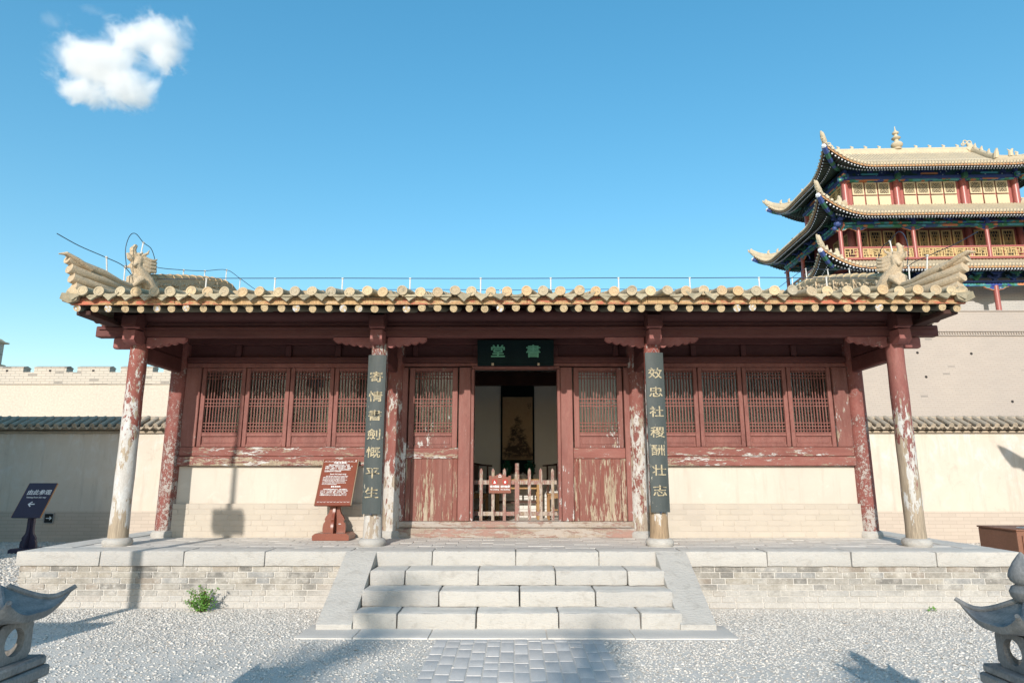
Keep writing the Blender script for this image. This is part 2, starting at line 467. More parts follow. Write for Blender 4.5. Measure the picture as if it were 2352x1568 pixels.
m_worn('column_bare', (.25, .07, .055), .80, .32, .9, 3.2, 0, (1, 1, .4), 8, seed=11, white=(.62, .61, .58), wz=1.05, woodc=(.42, .30, .19))
m_worn('column_crackle', (.235, .075, .062), .50, .30, .9, 3.0, 0, (1, 1, .7), 17, seed=21, white=(.46, .41, .38))
m_worn('column_wood', (.24, .085, .073), .86, .16, 1.0, 3.25, .6, (1, 1, .26), 7, seed=12, white=(.60, .60, .58), wz=1.22, woodc=(.42, .34, .25))
m_worn('fascia', (.46, .14, .08), .60, .60, 3, 4, 1.3, (.3, 1, 1.4), 9, seed=13, white=(.56, .41, .25), woodc=(.56, .37, .19))
m_worn('picket', (.29, .15, .125), .52, .48, .8, 1.7, .4, (1, 1, .3), 12, seed=14, white=(.45, .38, .33))
m_mottle('rafter', (.17, .165, .12), (.12, .125, .10), 5, 40, .85, .4, .006, rand=.2, stretch=(1, .3, 1))
t = NT('rafter_end'); v = t.coord('Object', (1, 0, 1)); w = t.n('TexWave', wave_type='RINGS', rings_direction='Y'); w.inputs['Scale'].default_value = 14; w.inputs['Distortion'].default_value = 2.5; w.inputs['Detail'].default_value = 2
t.l(v, w.inputs['Vector']); oi = t.n('ObjectInfo').outputs['Random']
c = t.mix(t.rng(w.outputs['Fac'], .2, .9), (.50, .385, .23), (.36, .265, .155))
c = t.mix(t.rng(t.noise(t.coord('pos'), 34, 4), .52, .58, 0, .85), c, t.mix(t.rng(oi, .75, .8), (.30, .22, .13), (.50, .53, .60)))
t.out(c, .85, w.outputs['Fac'], .2, .004)
m_mottle('dark_timber', (.075, .035, .028), (.05, .026, .022), 4, 40, .8, .3, .006)
m_mottle('chair_wood', (.33, .18, .07), (.24, .12, .05), 6, 50, .5, .2, .004, stretch=(1, 1, .2))
m_mottle('table_wood', (.40, .24, .10), (.30, .17, .07), 6, 50, .5, .2, .004, stretch=(1, 1, .2))
m_mottle('chair_dark', (.085, .04, .028), (.055, .028, .02), 6, 50, .4, .2, .004)
m_mottle('cushion', (.62, .60, .55), (.55, .53, .48), 8, 60, .95, .3, .006)

# boards, signs
t = NT('board_slate'); v = t.coord('pos', (2, 2, .5)); a = t.noise(v, 6, 6, .7); b = t.noise(t.coord('pos', (1, 1, .15)), 60, 3, .6)
z = t.sep(t.n('NewGeometry').outputs['Position'])[2]
c = t.mix(t.rng(a, .3, .7), (.058, .07, .068), (.042, .05, .048))
c = t.mix(t.math('MULTIPLY', t.rng(t.noise(t.coord('pos', (1, 1, .4)), 26, 5, .7), .64, .68), t.rng(z, 3.0, 1.4, 0, 1)), c, (.45, .40, .31))
t.out(c, .6, b, .3, .004, .35)
t = NT('gilt'); n_ = t.noise(t.coord('pos', (1, 1, .6)), 38, 6, .72); c = t.mix(t.rng(t.noise(t.coord('pos'), 16, 3), .35, .65), (.50, .41, .26), (.36, .305, .20)); c = t.mix(t.rng(n_, .50, .60, 0, .85), c, (.09, .10, .095)); t.out(c, .75)
m_mottle('plaque_black', (.010, .020, .020), (.008, .015, .016), 3, 40, .85, .15, .003, spec=.08)
m_mottle('jade_paint', (.16, .42, .26), (.12, .34, .21), 20, 60, .6, .1, .002)
m_mottle('sign_brown', (.20, .055, .030), (.17, .045, .025), 2, 60, .35, .08, .002, spec=.5)
m_mottle('sign_edge', (.45, .36, .25), (.38, .30, .21), 4, 60, .6, .1, .002)
m_mottle('sign_navy', (.04, .038, .075), (.032, .03, .06), 2, 60, .38, .08, .002, spec=.5)
m_mottle('sign_edge_orange', (.42, .22, .10), (.36, .18, .08), 4, 60, .6, .1, .002)
m_mottle('white_ink', (.80, .80, .80), (.76, .76, .76), 9, 60, .6, .0, .001)
m_mottle('red_ink', (.62, .03, .03), (.55, .025, .025), 9, 60, .5, .0, .001)
m_mottle('black_paint', (.02, .02, .02), (.015, .015, .015), 9, 60, .5, .05, .001)
m_mottle('bin_brown', (.24, .115, .075), (.20, .095, .06), 1.5, 50, .55, .12, .003)
m_mottle('steel', (.55, .56, .57), (.48, .49, .5), 8, 60, .35, .05, .002); M['steel'].node_tree.nodes['Principled BSDF'].inputs['Metallic'].default_value = .8
m_mottle('post_white', (.66, .64, .60), (.55, .53, .5), 12, 60, .5, .1, .002)
m_mottle('cable', (.045, .06, .09), (.035, .045, .07), 12, 60, .5, .1, .002)
m_mottle('leaf', (.075, .19, .03), (.13, .27, .045), 14, 60, .55, .1, .002, rand=.0)
m_mottle('leaf_red', (.20, .12, .04), (.15, .17, .04), 14, 60, .55, .1, .002)
m_mottle('tree_leaf', (.05, .11, .03), (.08, .15, .035), 3, 30, .6, .1, .002)
m_mottle('bark', (.13, .10, .075), (.09, .07, .05), 5, 30, .9, .6, .02, stretch=(1, 1, .2))
m_mottle('stem', (.12, .10, .05), (.09, .08, .04), 5, 30, .9, .3, .01)
m_mottle('dry_leaf', (.5, .3, .13), (.4, .22, .1), 25, 60, .8, .2, .002)

t = NT('lantern_stone'); v = t.coord('Object', (1, 1, .6)); w = t.n('TexWave', wave_type='BANDS', bands_direction='X'); w.inputs['Scale'].default_value = 5; w.inputs['Distortion'].default_value = 9; w.inputs['Detail'].default_value = 3; w.inputs['Detail Scale'].default_value = .7
t.l(v, w.inputs['Vector']); b = t.noise(v, 90, 3, .6); a = t.noise(v, 5, 4, .6)
c = t.mix(t.rng(w.outputs['Fac'], .1, .9), (.235, .23, .225), (.17, .172, .175)); c = t.mix(t.rng(a, .42, .65, 0, .7), c, (.31, .285, .255)); c = t.mix(t.rng(t.noise(v, 14, 6, .72), .55, .68, 0, .7), c, (.11, .108, .105))
c = t.mix(.35, c, t.ramp(b, [(.3, .25), (.7, .75)]), 'OVERLAY')
t.out(c, .85, b, .4, .004, .3)

t = NT('gravel'); at = t.n('Attribute', attribute_name='tone'); b = t.noise(t.coord('pos'), 120, 3, .6)
c = t.ramp(at.outputs['Fac'], [(0, (.32, .29, .26)), (.3, (.52, .485, .44)), (.6, (.63, .585, .525)), (.85, (.68, .635, .57)), (.95, (.59, .48, .39)), (1, (.74, .70, .64))])
c = t.mix(.25, c, t.ramp(b, [(.3, .25), (.7, .75)]), 'OVERLAY')
t.out(c, .9, b, .2, .003, .2)

# glass: clear sheet with mirror-like face
t = NT('pane'); nt = t.t
fr = t.n('Fresnel'); fr.inputs['IOR'].default_value = 1.45
tr = t.n('BsdfTransparent'); tr.inputs[0].default_value = (.80, .84, .83, 1); gl = t.n('BsdfGlossy'); gl.inputs['Roughness'].default_value = .015
mx = t.n('MixShader'); t.l(fr.outputs[0], mx.inputs[0]); t.l(tr.outputs[0], mx.inputs[1]); t.l(gl.outputs[0], mx.inputs[2]); t.l(mx.outputs[0], nt.nodes['Material Output'].inputs['Surface'])
m_mottle('curtain', (.36, .37, .33), (.30, .31, .28), 3, 60, .95, .2, .003)
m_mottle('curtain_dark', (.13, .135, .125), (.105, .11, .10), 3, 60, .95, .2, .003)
for k_ in ('curtain', 'curtain_dark'):          # thin cloth lets part of the light through
    nt_m = M[k_].node_tree; tl = nt_m.nodes.new('ShaderNodeBsdfTranslucent'); tl.inputs[0].default_value = (.75, .74, .68, 1); mxs = nt_m.nodes.new('ShaderNodeMixShader'); mxs.inputs[0].default_value = .6
    nt_m.links.new(nt_m.nodes['Principled BSDF'].outputs[0], mxs.inputs[1]); nt_m.links.new(tl.outputs[0], mxs.inputs[2]); nt_m.links.new(mxs.outputs[0], nt_m.nodes['Material Output'].inputs['Surface'])
m_mottle('inner_plaster', (.80, .77, .70), (.75, .72, .66), 1.2, 40, .95, .2, .006)
m_mottle('inner_brick', (.66, .64, .60), (.60, .58, .545), 1.5, 40, .95, .2, .006)
m_mottle('vase_green', (.01, .09, .055), (.012, .06, .04), 14, 60, .25, .1, .002, spec=.5)
m_mottle('china', (.7, .7, .68), (.66, .66, .64), 9, 60, .3, 0, .001)

# tower paint
m_mottle('tower_red', (.36, .11, .092), (.32, .098, .082), 1.2, 20, .35, .05, .004, spec=.45)
m_mottle('tower_cream', (.62, .51, .33), (.57, .475, .31), 1, 20, .6, .05, .004)
m_mottle('tower_gold', (.62, .45, .21), (.54, .40, .19), 1, 20, .55, .05, .004)
m_mottle('tower_dark', (.035, .03, .028), (.025, .022, .02), 1, 20, .7, .05, .004)
m_mottle('paint_blue', (.055, .09, .25), (.045, .075, .20), 4, 30, .5, .1, .004)
m_mottle('paint_green', (.05, .15, .095), (.04, .12, .075), 4, 30, .5, .1, .004)
m_mottle('paint_teal', (.09, .33, .38), (.07, .27, .33), 4, 30, .5, .1, .004)
m_mottle('paint_orange', (.55, .22, .11), (.48, .19, .09), 4, 30, .5, .1, .004)
m_mottle('paint_white', (.68, .69, .72), (.6, .62, .66), 4, 30, .5, .1, .004)
m_mottle('rafter_green', (.05, .075, .055), (.035, .055, .045), 4, 30, .6, .1, .004)
m_mottle('eave_gold', (.46, .28, .13), (.38, .19, .10), 9, 30, .6, .1, .004, lo=.45, hi=.55)
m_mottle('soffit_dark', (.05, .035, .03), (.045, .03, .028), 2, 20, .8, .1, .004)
def m_painted(name, cols, sx, sz, seed):
    """flat painted ornament: small cells of a few pigments with fine pale outlines"""
    t = NT(name); v = t.coord('Object', (sx, sx, sz), (seed, seed * 2, seed))
    vo = t.n('TexVoronoi', feature='F1'); vo.inputs['Scale'].default_value = 1; vo.inputs['Randomness'].default_value = .7; t.l(v, vo.inputs['Vector'])
    r = t.sep(vo.outputs['Color'])[0]
    k = len(cols); c = t.ramp(r, [(i / k, q) for i, q in enumerate(cols)], 'CONSTANT')
    e = t.rng(vo.outputs['Distance'], .30, .36, 0, .0)
    dot = t.rng(vo.outputs['Distance'], .16, .12, 0, .7)
    c = t.mix(dot, c, (.45, .55, .5))
    t.out(c, .55, None)
    return t
m_painted('ornament_cool', [(.03, .06, .26), (.04, .16, .12), (.06, .24, .26), (.035, .10, .20), (.05, .2, .1)], 3.2, 5, 1)
m_painted('ornament_dark', [(.015, .03, .10), (.02, .06, .06), (.03, .05, .14), (.02, .045, .05)], 3, 4, 3)
m_painted('ornament_warm', [(.05, .22, .16), (.04, .09, .30), (.09, .35, .36), (.5, .18, .08), (.06, .25, .14)], 4, 6, 5)
from mathutils import noise as mnoise
# ================================================================== ground
P = 0.666                      # height of the terrace
YF = 8.43                      # its front edge
g = MB(); g.quad((-900, -700, 0), (900, -700, 0), (900, 1500, 0), (-900, 1500, 0))
tag(g.build('ground', 'dust'), 'dry pale earth of the courtyard', None, kind='structure')

def clear_of(x, y):
    if abs(x) < 6.15 and y > 8.40: return False
    if abs(x) < 2.14 and y > 6.90: return False
    if abs(x - .03) < .74 and y < 6.95: return rng.random() < .035
    if abs(x - .03) < .80 and y < 6.95: return rng.random() < .5
    if y > 16.25: return False
    return True

def gravel_mesh():
    base = np.array([(1, 0, 0), (-1, 0, 0), (0, 1, 0), (0, -1, 0), (0, 0, 1), (.62, .58, .35), (-.6, .55, .4), (-.55, -.62, .38), (.6, -.58, .36)], float)
    tri = [(4, 5, 6), (4, 6, 7), (4, 7, 8), (4, 8, 5), (5, 2, 6), (6, 1, 7), (7, 3, 8), (8, 0, 5), (0, 2, 5), (2, 1, 6), (1, 3, 7), (3, 0, 8)]
    tri = np.array(tri)
    pts = []
    def scatter(x0, x1, y0, y1, dens, smin, smax):
        n = int((x1 - x0) * (y1 - y0) * dens)
        q = np.column_stack([rng.uniform(x0, x1, n), rng.uniform(y0, y1, n)])
        for x, y in q:
            if not clear_of(x, y): continue
            near = max(0.0, 1 - (8.4 - y) / 2.6) if y < 8.4 else 1
            nz = mnoise.noise((x * .7, y * .7, 3.1))
            if y < 7.6 and rng.random() > (.34 if x < -.8 else .62) + .5 * near + .55 * nz: continue
            pts.append((x, y, rng.uniform(smin, smax) * (1 + .6 * (rng.random() < .06))))
    scatter(-6.6, 6.6, 4.3, 8.42, 2000, .0065, .014)
    scatter(-13.5, -6.15, 8.0, 16.25, 330, .012, .028)
    scatter(6.15, 12.5, 8.0, 16.25, 200, .012, .028)
    pts_ = np.array(pts); n = len(pts_)
    ang = rng.uniform(0, 2 * np.pi, n)
    sc = np.stack([rng.uniform(.75, 1.35, n), rng.uniform(.7, 1.1, n), rng.uniform(.42, .72, n)], 1) * pts_[:, 2:3]
    V = base[None] * (1 + rng.uniform(-.22, .22, (n, 9, 3)))
    V = V * sc[:, None, :]
    tl = rng.uniform(-.5, .5, n); c, s = np.cos(tl)[:, None], np.sin(tl)[:, None]
    V = np.stack([V[:, :, 0], V[:, :, 1] * c - V[:, :, 2] * s, V[:, :, 1] * s + V[:, :, 2] * c], 2)
    c, s = np.cos(ang)[:, None], np.sin(ang)[:, None]
    X = V[:, :, 0] * c - V[:, :, 1] * s + pts_[:, 0:1]; Y = V[:, :, 0] * s + V[:, :, 1] * c + pts_[:, 1:2]
    Z = V[:, :, 2] + pts_[:, 2:3] * .12
    V = np.stack([X, Y, Z], 2).reshape(-1, 3)
    F = (tri[None] + (np.arange(n) * 9)[:, None, None]).reshape(-1, 3)
    me = bpy.data.meshes.new('gravel')
    me.vertices.add(len(V)); me.vertices.foreach_set('co', V.ravel())
    me.loops.add(F.size); me.loops.foreach_set('vertex_index', F.ravel().astype(np.int32))
    me.polygons.add(len(F)); me.polygons.foreach_set('loop_start', np.arange(0, F.size, 3, dtype=np.int32))
    at_ = me.attributes.new('tone', 'FLOAT', 'POINT'); at_.data.foreach_set('value', np.repeat(np.clip(rng.normal(.55, .20, n), 0, 1), 9))
    me.materials.append(M['gravel']); me.update(); me.validate()
    return me
tag(obj('gravel', gravel_mesh()), 'loose grey and white gravel strewn over the courtyard', 'gravel', kind='stuff')

# ---- rough hewn block: a bevelled box with worn, slightly uneven faces
def rough_block(x0, x1, y0, y1, z0, z1, amp=.004, bev=.014, step=.12, seed=0):
    b = bmesh.new()
    bmesh.ops.create_cube(b, size=1)
    sx, sy, sz = x1 - x0, y1 - y0, z1 - z0
    for v in b.verts: v.co = Vector((x0 + (v.co.x + .5) * sx, y0 + (v.co.y + .5) * sy, z0 + (v.co.z + .5) * sz))
    for ax, ln, o in ((0, sx, x0), (1, sy, y0), (2, sz, z0)):
        n = int(ln / step)
        for i in range(1, n):
            no = [0, 0, 0]; no[ax] = 1; co = [0, 0, 0]; co[ax] = o + ln * i / n
            bmesh.ops.bisect_plane(b, geom=b.verts[:] + b.edges[:] + b.faces[:], plane_co=co, plane_no=no)
    ed = [e for e in b.edges if len(e.link_faces) == 2 and e.link_faces[0].normal.dot(e.link_faces[1].normal) < .5]
    bmesh.ops.bevel(b, geom=ed, offset=bev, segments=2, profile=.6, affect='EDGES')
    for v in b.verts:
        p = v.co * 7.0 + Vector((seed * 7.3, 0, seed * 1.7))
        d = mnoise.noise_vector(p) * amp + mnoise.noise_vector(v.co * 31 + Vector((seed, 0, 0))) * amp * .45
        v.co += d
    return b
def rough(name, mat_, parent, x0, x1, y0, y1, z0, z1, **kw):
    b = rough_block(x0, x1, y0, y1, z0, z1, **kw)
    me = bpy.data.meshes.new(name); b.to_mesh(me); b.free(); me.materials.append(M[mat_])
    me.polygons.foreach_set('use_smooth', [True] * len(me.polygons)); me.set_sharp_from_angle(angle=R(50)); me.update()
    return obj(name, me, parent)

# ================================================================== path
path = MB().box(-.80, .86, 2.0, 6.925, -.06, .004).build('path', 'dust')
tag(path, 'grey stone paved path leading to the steps', None, kind='structure')
pc = [-.79, -.665, -.535, -.405, -.275, -.145, -.015, .115, .245, .375, .505, .635, .75, .85]
for i in range(len(pc) - 1):
    y = 4.2 + random.uniform(0, .25)
    while y < 6.90:
        ln = random.choice((.26, .30, .34, .2)); y1 = min(y + ln, 6.915)
        if y1 - y > .06:
            rough('paving_stone', 'path_stone', path, pc[i] + .007, pc[i + 1] - .007, y + .005, y1 - .005, -.03, .0085 + random.uniform(-.0015, .0015), amp=.0016, bev=.0035, step=.14, seed=i + y)
        y = y1

# ================================================================== terrace
terrace = empty('terrace', (0, 8.43, 0), 'low grey brick terrace with granite edge under the red hall', 'terrace', kind='thing')
MB().box(-6.10, 6.12, 8.47, 15.6, -.1, .60).build('core', 'mortar', terrace)
MB().box(-5.76, 5.78, 8.84, 15.5, .58, .655).build('bedding', 'mortar', terrace)
# front brickwork, one object for each brick
b_long = MB().box(-.163, .163, -.07, .07, -.0315, .0315, .005).mesh('brick', 'grey_brick')
b_short = MB().box(-.079, .079, -.07, .07, -.0315, .0315, .005).mesh('brick', 'grey_brick')
for cidx in range(7):
    z = .492 - .0703 * (cidx + .5)
    for (xa, xb) in ((-6.13, -2.07), (2.07, 6.15)):
        x = xa - random.uniform(.0, .25); k = cidx
        first = True
        while x < xb - .02:
            long_ = (k % 2 == 0) if random.random() < .86 else (k % 2 == 1)
            w = .334 if long_ else .166
            x0, x1 = max(x, xa), min(x + w, xb)
            if x1 - x0 > .04:
                s = (x1 - x0) / w
                obj('brick', b_long if long_ else b_short, terrace, ((x0 + x1) / 2, 8.533 + random.uniform(-.004, .002), z + random.uniform(-.0015, .0015)), (random.uniform(-.004, .004), 0, random.uniform(-.004, .004)), scale=(s * .985, 1, random.uniform(.96, 1.0)))
            x += w; k += 1
MB().box(-6.112, 6.132, 8.4775, 8.54, -.1, .49).build('joint_mortar', 'mortar', terrace)
# granite edge
cx = [-6.17, -5.13, -4.09, -3.09, -2.06, -1.03, 0.0, 1.02, 2.05, 3.08, 4.11, 5.15, 6.19]
for i in range(len(cx) - 1):
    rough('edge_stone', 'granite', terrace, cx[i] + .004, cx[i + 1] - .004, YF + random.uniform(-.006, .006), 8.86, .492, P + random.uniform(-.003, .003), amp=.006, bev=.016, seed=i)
for s in (-1, 1):
    y = 8.868
    for k, ln in enumerate((1.05, 1.2, 1.1, 1.3, 1.1, .9)):
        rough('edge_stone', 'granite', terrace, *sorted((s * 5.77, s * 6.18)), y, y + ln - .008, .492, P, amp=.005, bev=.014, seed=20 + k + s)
        y += ln
for r_ in range(7):
    y0 = 8.868 + r_ * .209; x = -5.76 + (.16 if r_ % 2 else 0)
    if r_ % 2: x -= .32
    while x < 5.76:
        xa, xb = max(x, -5.755), min(x + .32, 5.76)
        if xb - xa > .03:
            MB().box(xa + .003, xb - .003, y0 + .003, y0 + .206, .62, P - .004 + random.uniform(-.0025, .0025), .004).build('paver', 'paver', terrace)
        x += .32

# ================================================================== steps
steps = empty('stone_steps', (0, 7.4, 0), 'pale granite steps between sloping side stones up to the terrace', 'steps', kind='thing')
def px2x(p, d, den): return (p - 1184) / den * d
rows = [(8.02, 8.46, .333, .50, [-1.70, -1.29, -.44, .46, 1.30, 1.73], 1), (7.66, 8.10, .167, .334, [-1.71, -.85, .04, .88, 1.74], 2), (7.33, 7.74, -.02, .168, [-1.72, -1.25, -.42, .45, 1.31, 1.75], 3)]
for (ya, yb, za, zb, xs, sd_) in rows:
    for i in range(len(xs) - 1):
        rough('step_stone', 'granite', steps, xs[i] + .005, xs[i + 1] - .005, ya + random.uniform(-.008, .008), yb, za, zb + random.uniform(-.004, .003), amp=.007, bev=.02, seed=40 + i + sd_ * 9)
xs = [-2.2, -1.62, -.87, .31, 1.18, 2.22]
for i in range(len(xs) - 1):
    rough('base_slab', 'slab', steps, xs[i] + .004, xs[i + 1] - .004, 6.94, 7.5, -.08, .012 + .003 * (i % 2), amp=.004, bev=.008, seed=70 + i)
for s in (-1, 1):
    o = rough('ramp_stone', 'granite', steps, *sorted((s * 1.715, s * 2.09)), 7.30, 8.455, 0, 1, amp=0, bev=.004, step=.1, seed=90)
    me = o.data
    for v in me.vertices:      # shear the block into a sloping side stone
        f = (v.co.y - 7.30) / (8.455 - 7.30)
        top = .062 + f * (P + .006 - .062)
        v.co.z = -.05 + v.co.z * (top + .05)
        d = mnoise.noise_vector(v.co * 9) * .005; v.co += d
    me.update()

# ================================================================== courtyard walls
def tile_row(mb, x, y0, z0, y1, z1, r, n=7, seg=2):
    for k in range(seg):
        a, b = k / seg, (k + 1) / seg
        mb.tube([(x, y0 + (y1 - y0) * a, z0 + (z1 - z0) * a), (x, y0 + (y1 - y0) * b, z0 + (z1 - z0) * b)], [r, r * .9], n)
    return mb
def courtyard_wall(xa, xb, va, vb, label):
    w = empty('courtyard_wall', ((xa + xb) / 2, 16.3, 0), label, 'wall', kind='thing')
    MB().box(xa, xb, 16.3, 16.85, -.1, 2.58).build('wall_face', 'old_plaster', w)
    bx('brick_ledge', 'coping_tile', w, xa, xb, 16.235, 16.9, 2.583, 2.64, .006)
    bx('brick_ledge', 'coping_tile', w, xa, xb, 16.16, 16.95, 2.665, 2.715, .006)
    mb = MB(); mb.prism([(16.10, 2.70), (16.58, 2.93), (17.06, 2.70)], xa, xb, 'x'); mb.build('coping_bed', 'coping_tile', w)
    MB().tube([(xa, 16.58, 2.965), (xb, 16.58, 2.965)], .06, 8).build('coping_ridge', 'coping_tile', w)
    tm = tile_row(MB(), 0, 16.06, 2.755, 16.56, 2.985, .062, 9).mesh('coping_tile', 'coping_tile')
    lp = MB().prism([(-.085, .045), (-.05, .012), (0, .0), (.05, .012), (.085, .045), (.04, -.03), (0, -.065), (-.04, -.03)], 16.05, 16.075).mesh('drip_tile', 'coping_tile')
    rest = MB()
    n0 = int(xa / .22)
    for i in range(n0, int(xb / .22) + 1):
        x = i * .22
        if va <= x <= vb:
            obj('coping_tile', tm, w, (x, random.uniform(-.02, .02), random.uniform(-.012, .012)), (0, 0, 0))
            obj('drip_tile', lp, w, (x + .11, random.uniform(-.01, .01), 2.72))
        else:
            tile_row(rest, x, 16.06, 2.755, 16.56, 2.985, .062, 6, 1)
    if rest.v: tag(rest.build('coping_tiles', 'coping_tile', w), kind='stuff')
    return w
courtyard_wall(-34, -5.6, -13.4, -7.6, 'plastered courtyard wall in shade at left, tiled coping on top')
courtyard_wall(5.6, 34, 7.6, 13.4, 'pale sunlit courtyard wall with tiled coping at right of the hall')

# ================================================================== city wall, left
cw = empty('city_wall', (-25, 40, 0), 'distant cream city wall with battlements behind the left courtyard wall', 'wall', kind='thing')
MB().box(-60, -6, 40, 46, -.2, 6.99).build('wall_face', 'city_plaster', cw)
bx('string_course', 'parapet_brick', cw, -60, -6, 39.93, 46.05, 6.995, 7.06, .01)
MB().box(-60, -6, 40.02, 41.0, 7.063, 7.77).build('parapet', 'parapet_brick', cw)
mp = MB(); mp.box(-1.0, 1.0, 0, .62, 0, .28, 0); mp.prism([(-.03, .283), (-.03, .31), (.31, .42), (.65, .31), (.65, .283)], -1.03, 1.03, 'x')
mm = mp.mesh('merlon', 'parapet_brick'); hole = MB().box(-.07, .07, -.012, .05, .03, .15).mesh('loophole', 'tower_dark')
for i in range(-14, -5):
    x = -28.8 + (i + 10) * 2.68
    o = obj('merlon', mm, cw, (x, 40.04, 7.772)); obj('loophole', hole, o, (x, 40.04, 7.772))
tur = empty('brick_turret', (-52, 60, 0), 'brown brick turret rising at the far left edge behind the battlements', 'tower')
MB().box(-58, -51.0, 60, 64, 0, 14.3).build('wall_face', 'parapet_brick', tur)
bx('cornice', 'clay', tur, -58.3, -50.75, 59.7, 64.3, 12.0, 12.2, .02); bx('cornice', 'clay', tur, -58.3, -50.7, 59.7, 64.3, 14.3, 14.45, .02)
MB().prism([(-58.2, 14.45), (-50.9, 14.45), (-51.4, 14.8), (-57.8, 14.8)], 59.9, 64.1).build('roof', 'clay', tur)

# ================================================================== city wall, right
cwr = empty('city_wall', (36, 33, 0), 'tall fortress wall of fine pale brick carrying the painted tower', 'wall', kind='thing')
MB().prism([(33.0, 9.80), (55, 9.80), (55, -.2), (31.9, -.2)], 13.5, 75, 'x').build('wall_face', 'city_brick', cwr)
bx('wall_cap', 'city_brick', cwr, 13.4, 75.1, 32.94, 33.7, 9.803, 9.86, .01)
dz = MB()
for i in range(300):
    x = 15.0 + i * .13; y = 32.87
    dz.prism([(x - .06, 8.62), (x, 8.555), (x + .06, 8.62), (x, 8.685)], y - .06, y + .1)
tag(dz.build('dogtooth_band', 'city_brick', cwr), kind='stuff')
bx('string_course', 'city_brick', cwr, 13.5, 75, 32.80, 33.3, 8.70, 8.76, .01); bx('string_course', 'city_brick', cwr, 13.5, 75, 32.78, 33.3, 8.48, 8.54, .01)
for (x, z) in ((20.3, 7.6), (23.0, 7.55), (27.7, 7.5), (20.5, 6.35), (28.1, 6.1), (17.6, 7.4), (24.5, 5.1), (31, 6.9)):
    MB().cyl((x, 31.9 + (z + .2) * .11 - .012, z), (x, 33.6, z), .07, .07, 8).build('weep_hole', 'tower_dark', cwr)
# ================================================================== gate tower (local frame: x along the front, y back, z world height)
TW = empty('gate_tower', (25.5, 40.6, 0), 'three tiered painted gate tower with upturned eaves on the fortress wall', 'tower', rz=R(-1.7))
def tb(name, m, x0, x1, y0, y1, z0, z1, c=.01, parent=None):
    return MB().box(x0, x1, y0, y1, z0, z1, c).build(name, m, parent or TW, local=True)
def sidef(k):
    """maps (s along edge, distance outwards, z) of side k (0 front, 1 left, 2 back, 3 right) to tower coordinates"""
    return [lambda s, d, z: (s, -d, z), lambda s, d, z: (-d, -s, z), lambda s, d, z: (-s, d, z), lambda s, d, z: (d, s, z)][k]
class Tier:
    def __init__(s, ihx, ihy, zi, ohx, ohy, zo, up, t0=.58, pw=2.3, push=.35, conc=1.35):
        s.i = (ihx, ihy); s.o = (ohx, ohy); s.zi = zi; s.zo = zo; s.up = up; s.t0 = t0; s.pw = pw; s.push = push; s.conc = conc
    def par(s, k):
        a, b = (0, 1) if k in (0, 2) else (1, 0)
        return s.o[a], s.i[a], s.i[b], s.o[b]       # outer half length, inner half length, inner distance, outer distance
    def h(s, sv, k):
        a = s.par(k)[0]; L = 2.9
        q = max(0.0, (abs(sv) - (a - L)) / L)
        return q ** s.pw
    def pt(s, k, sv, r, dz=0.0):
        a, b, di, do = s.par(k)
        h = s.h(sv, k)
        d = di + (do - di) * r + s.push * h * r * r
        z = s.zi + (s.zo - s.zi) * (1 - (1 - r) ** s.conc) + s.up * h * r ** 1.6 + dz
        sx = sv + math.copysign(s.push * h * r * r, sv)
        return sidef(k)(sx, d, z)
    def hipr(s, k, sv):
        a, b, di, do = s.par(k)
        return max(0.0, (abs(sv) - b) / (a - b)) if a > b else 0
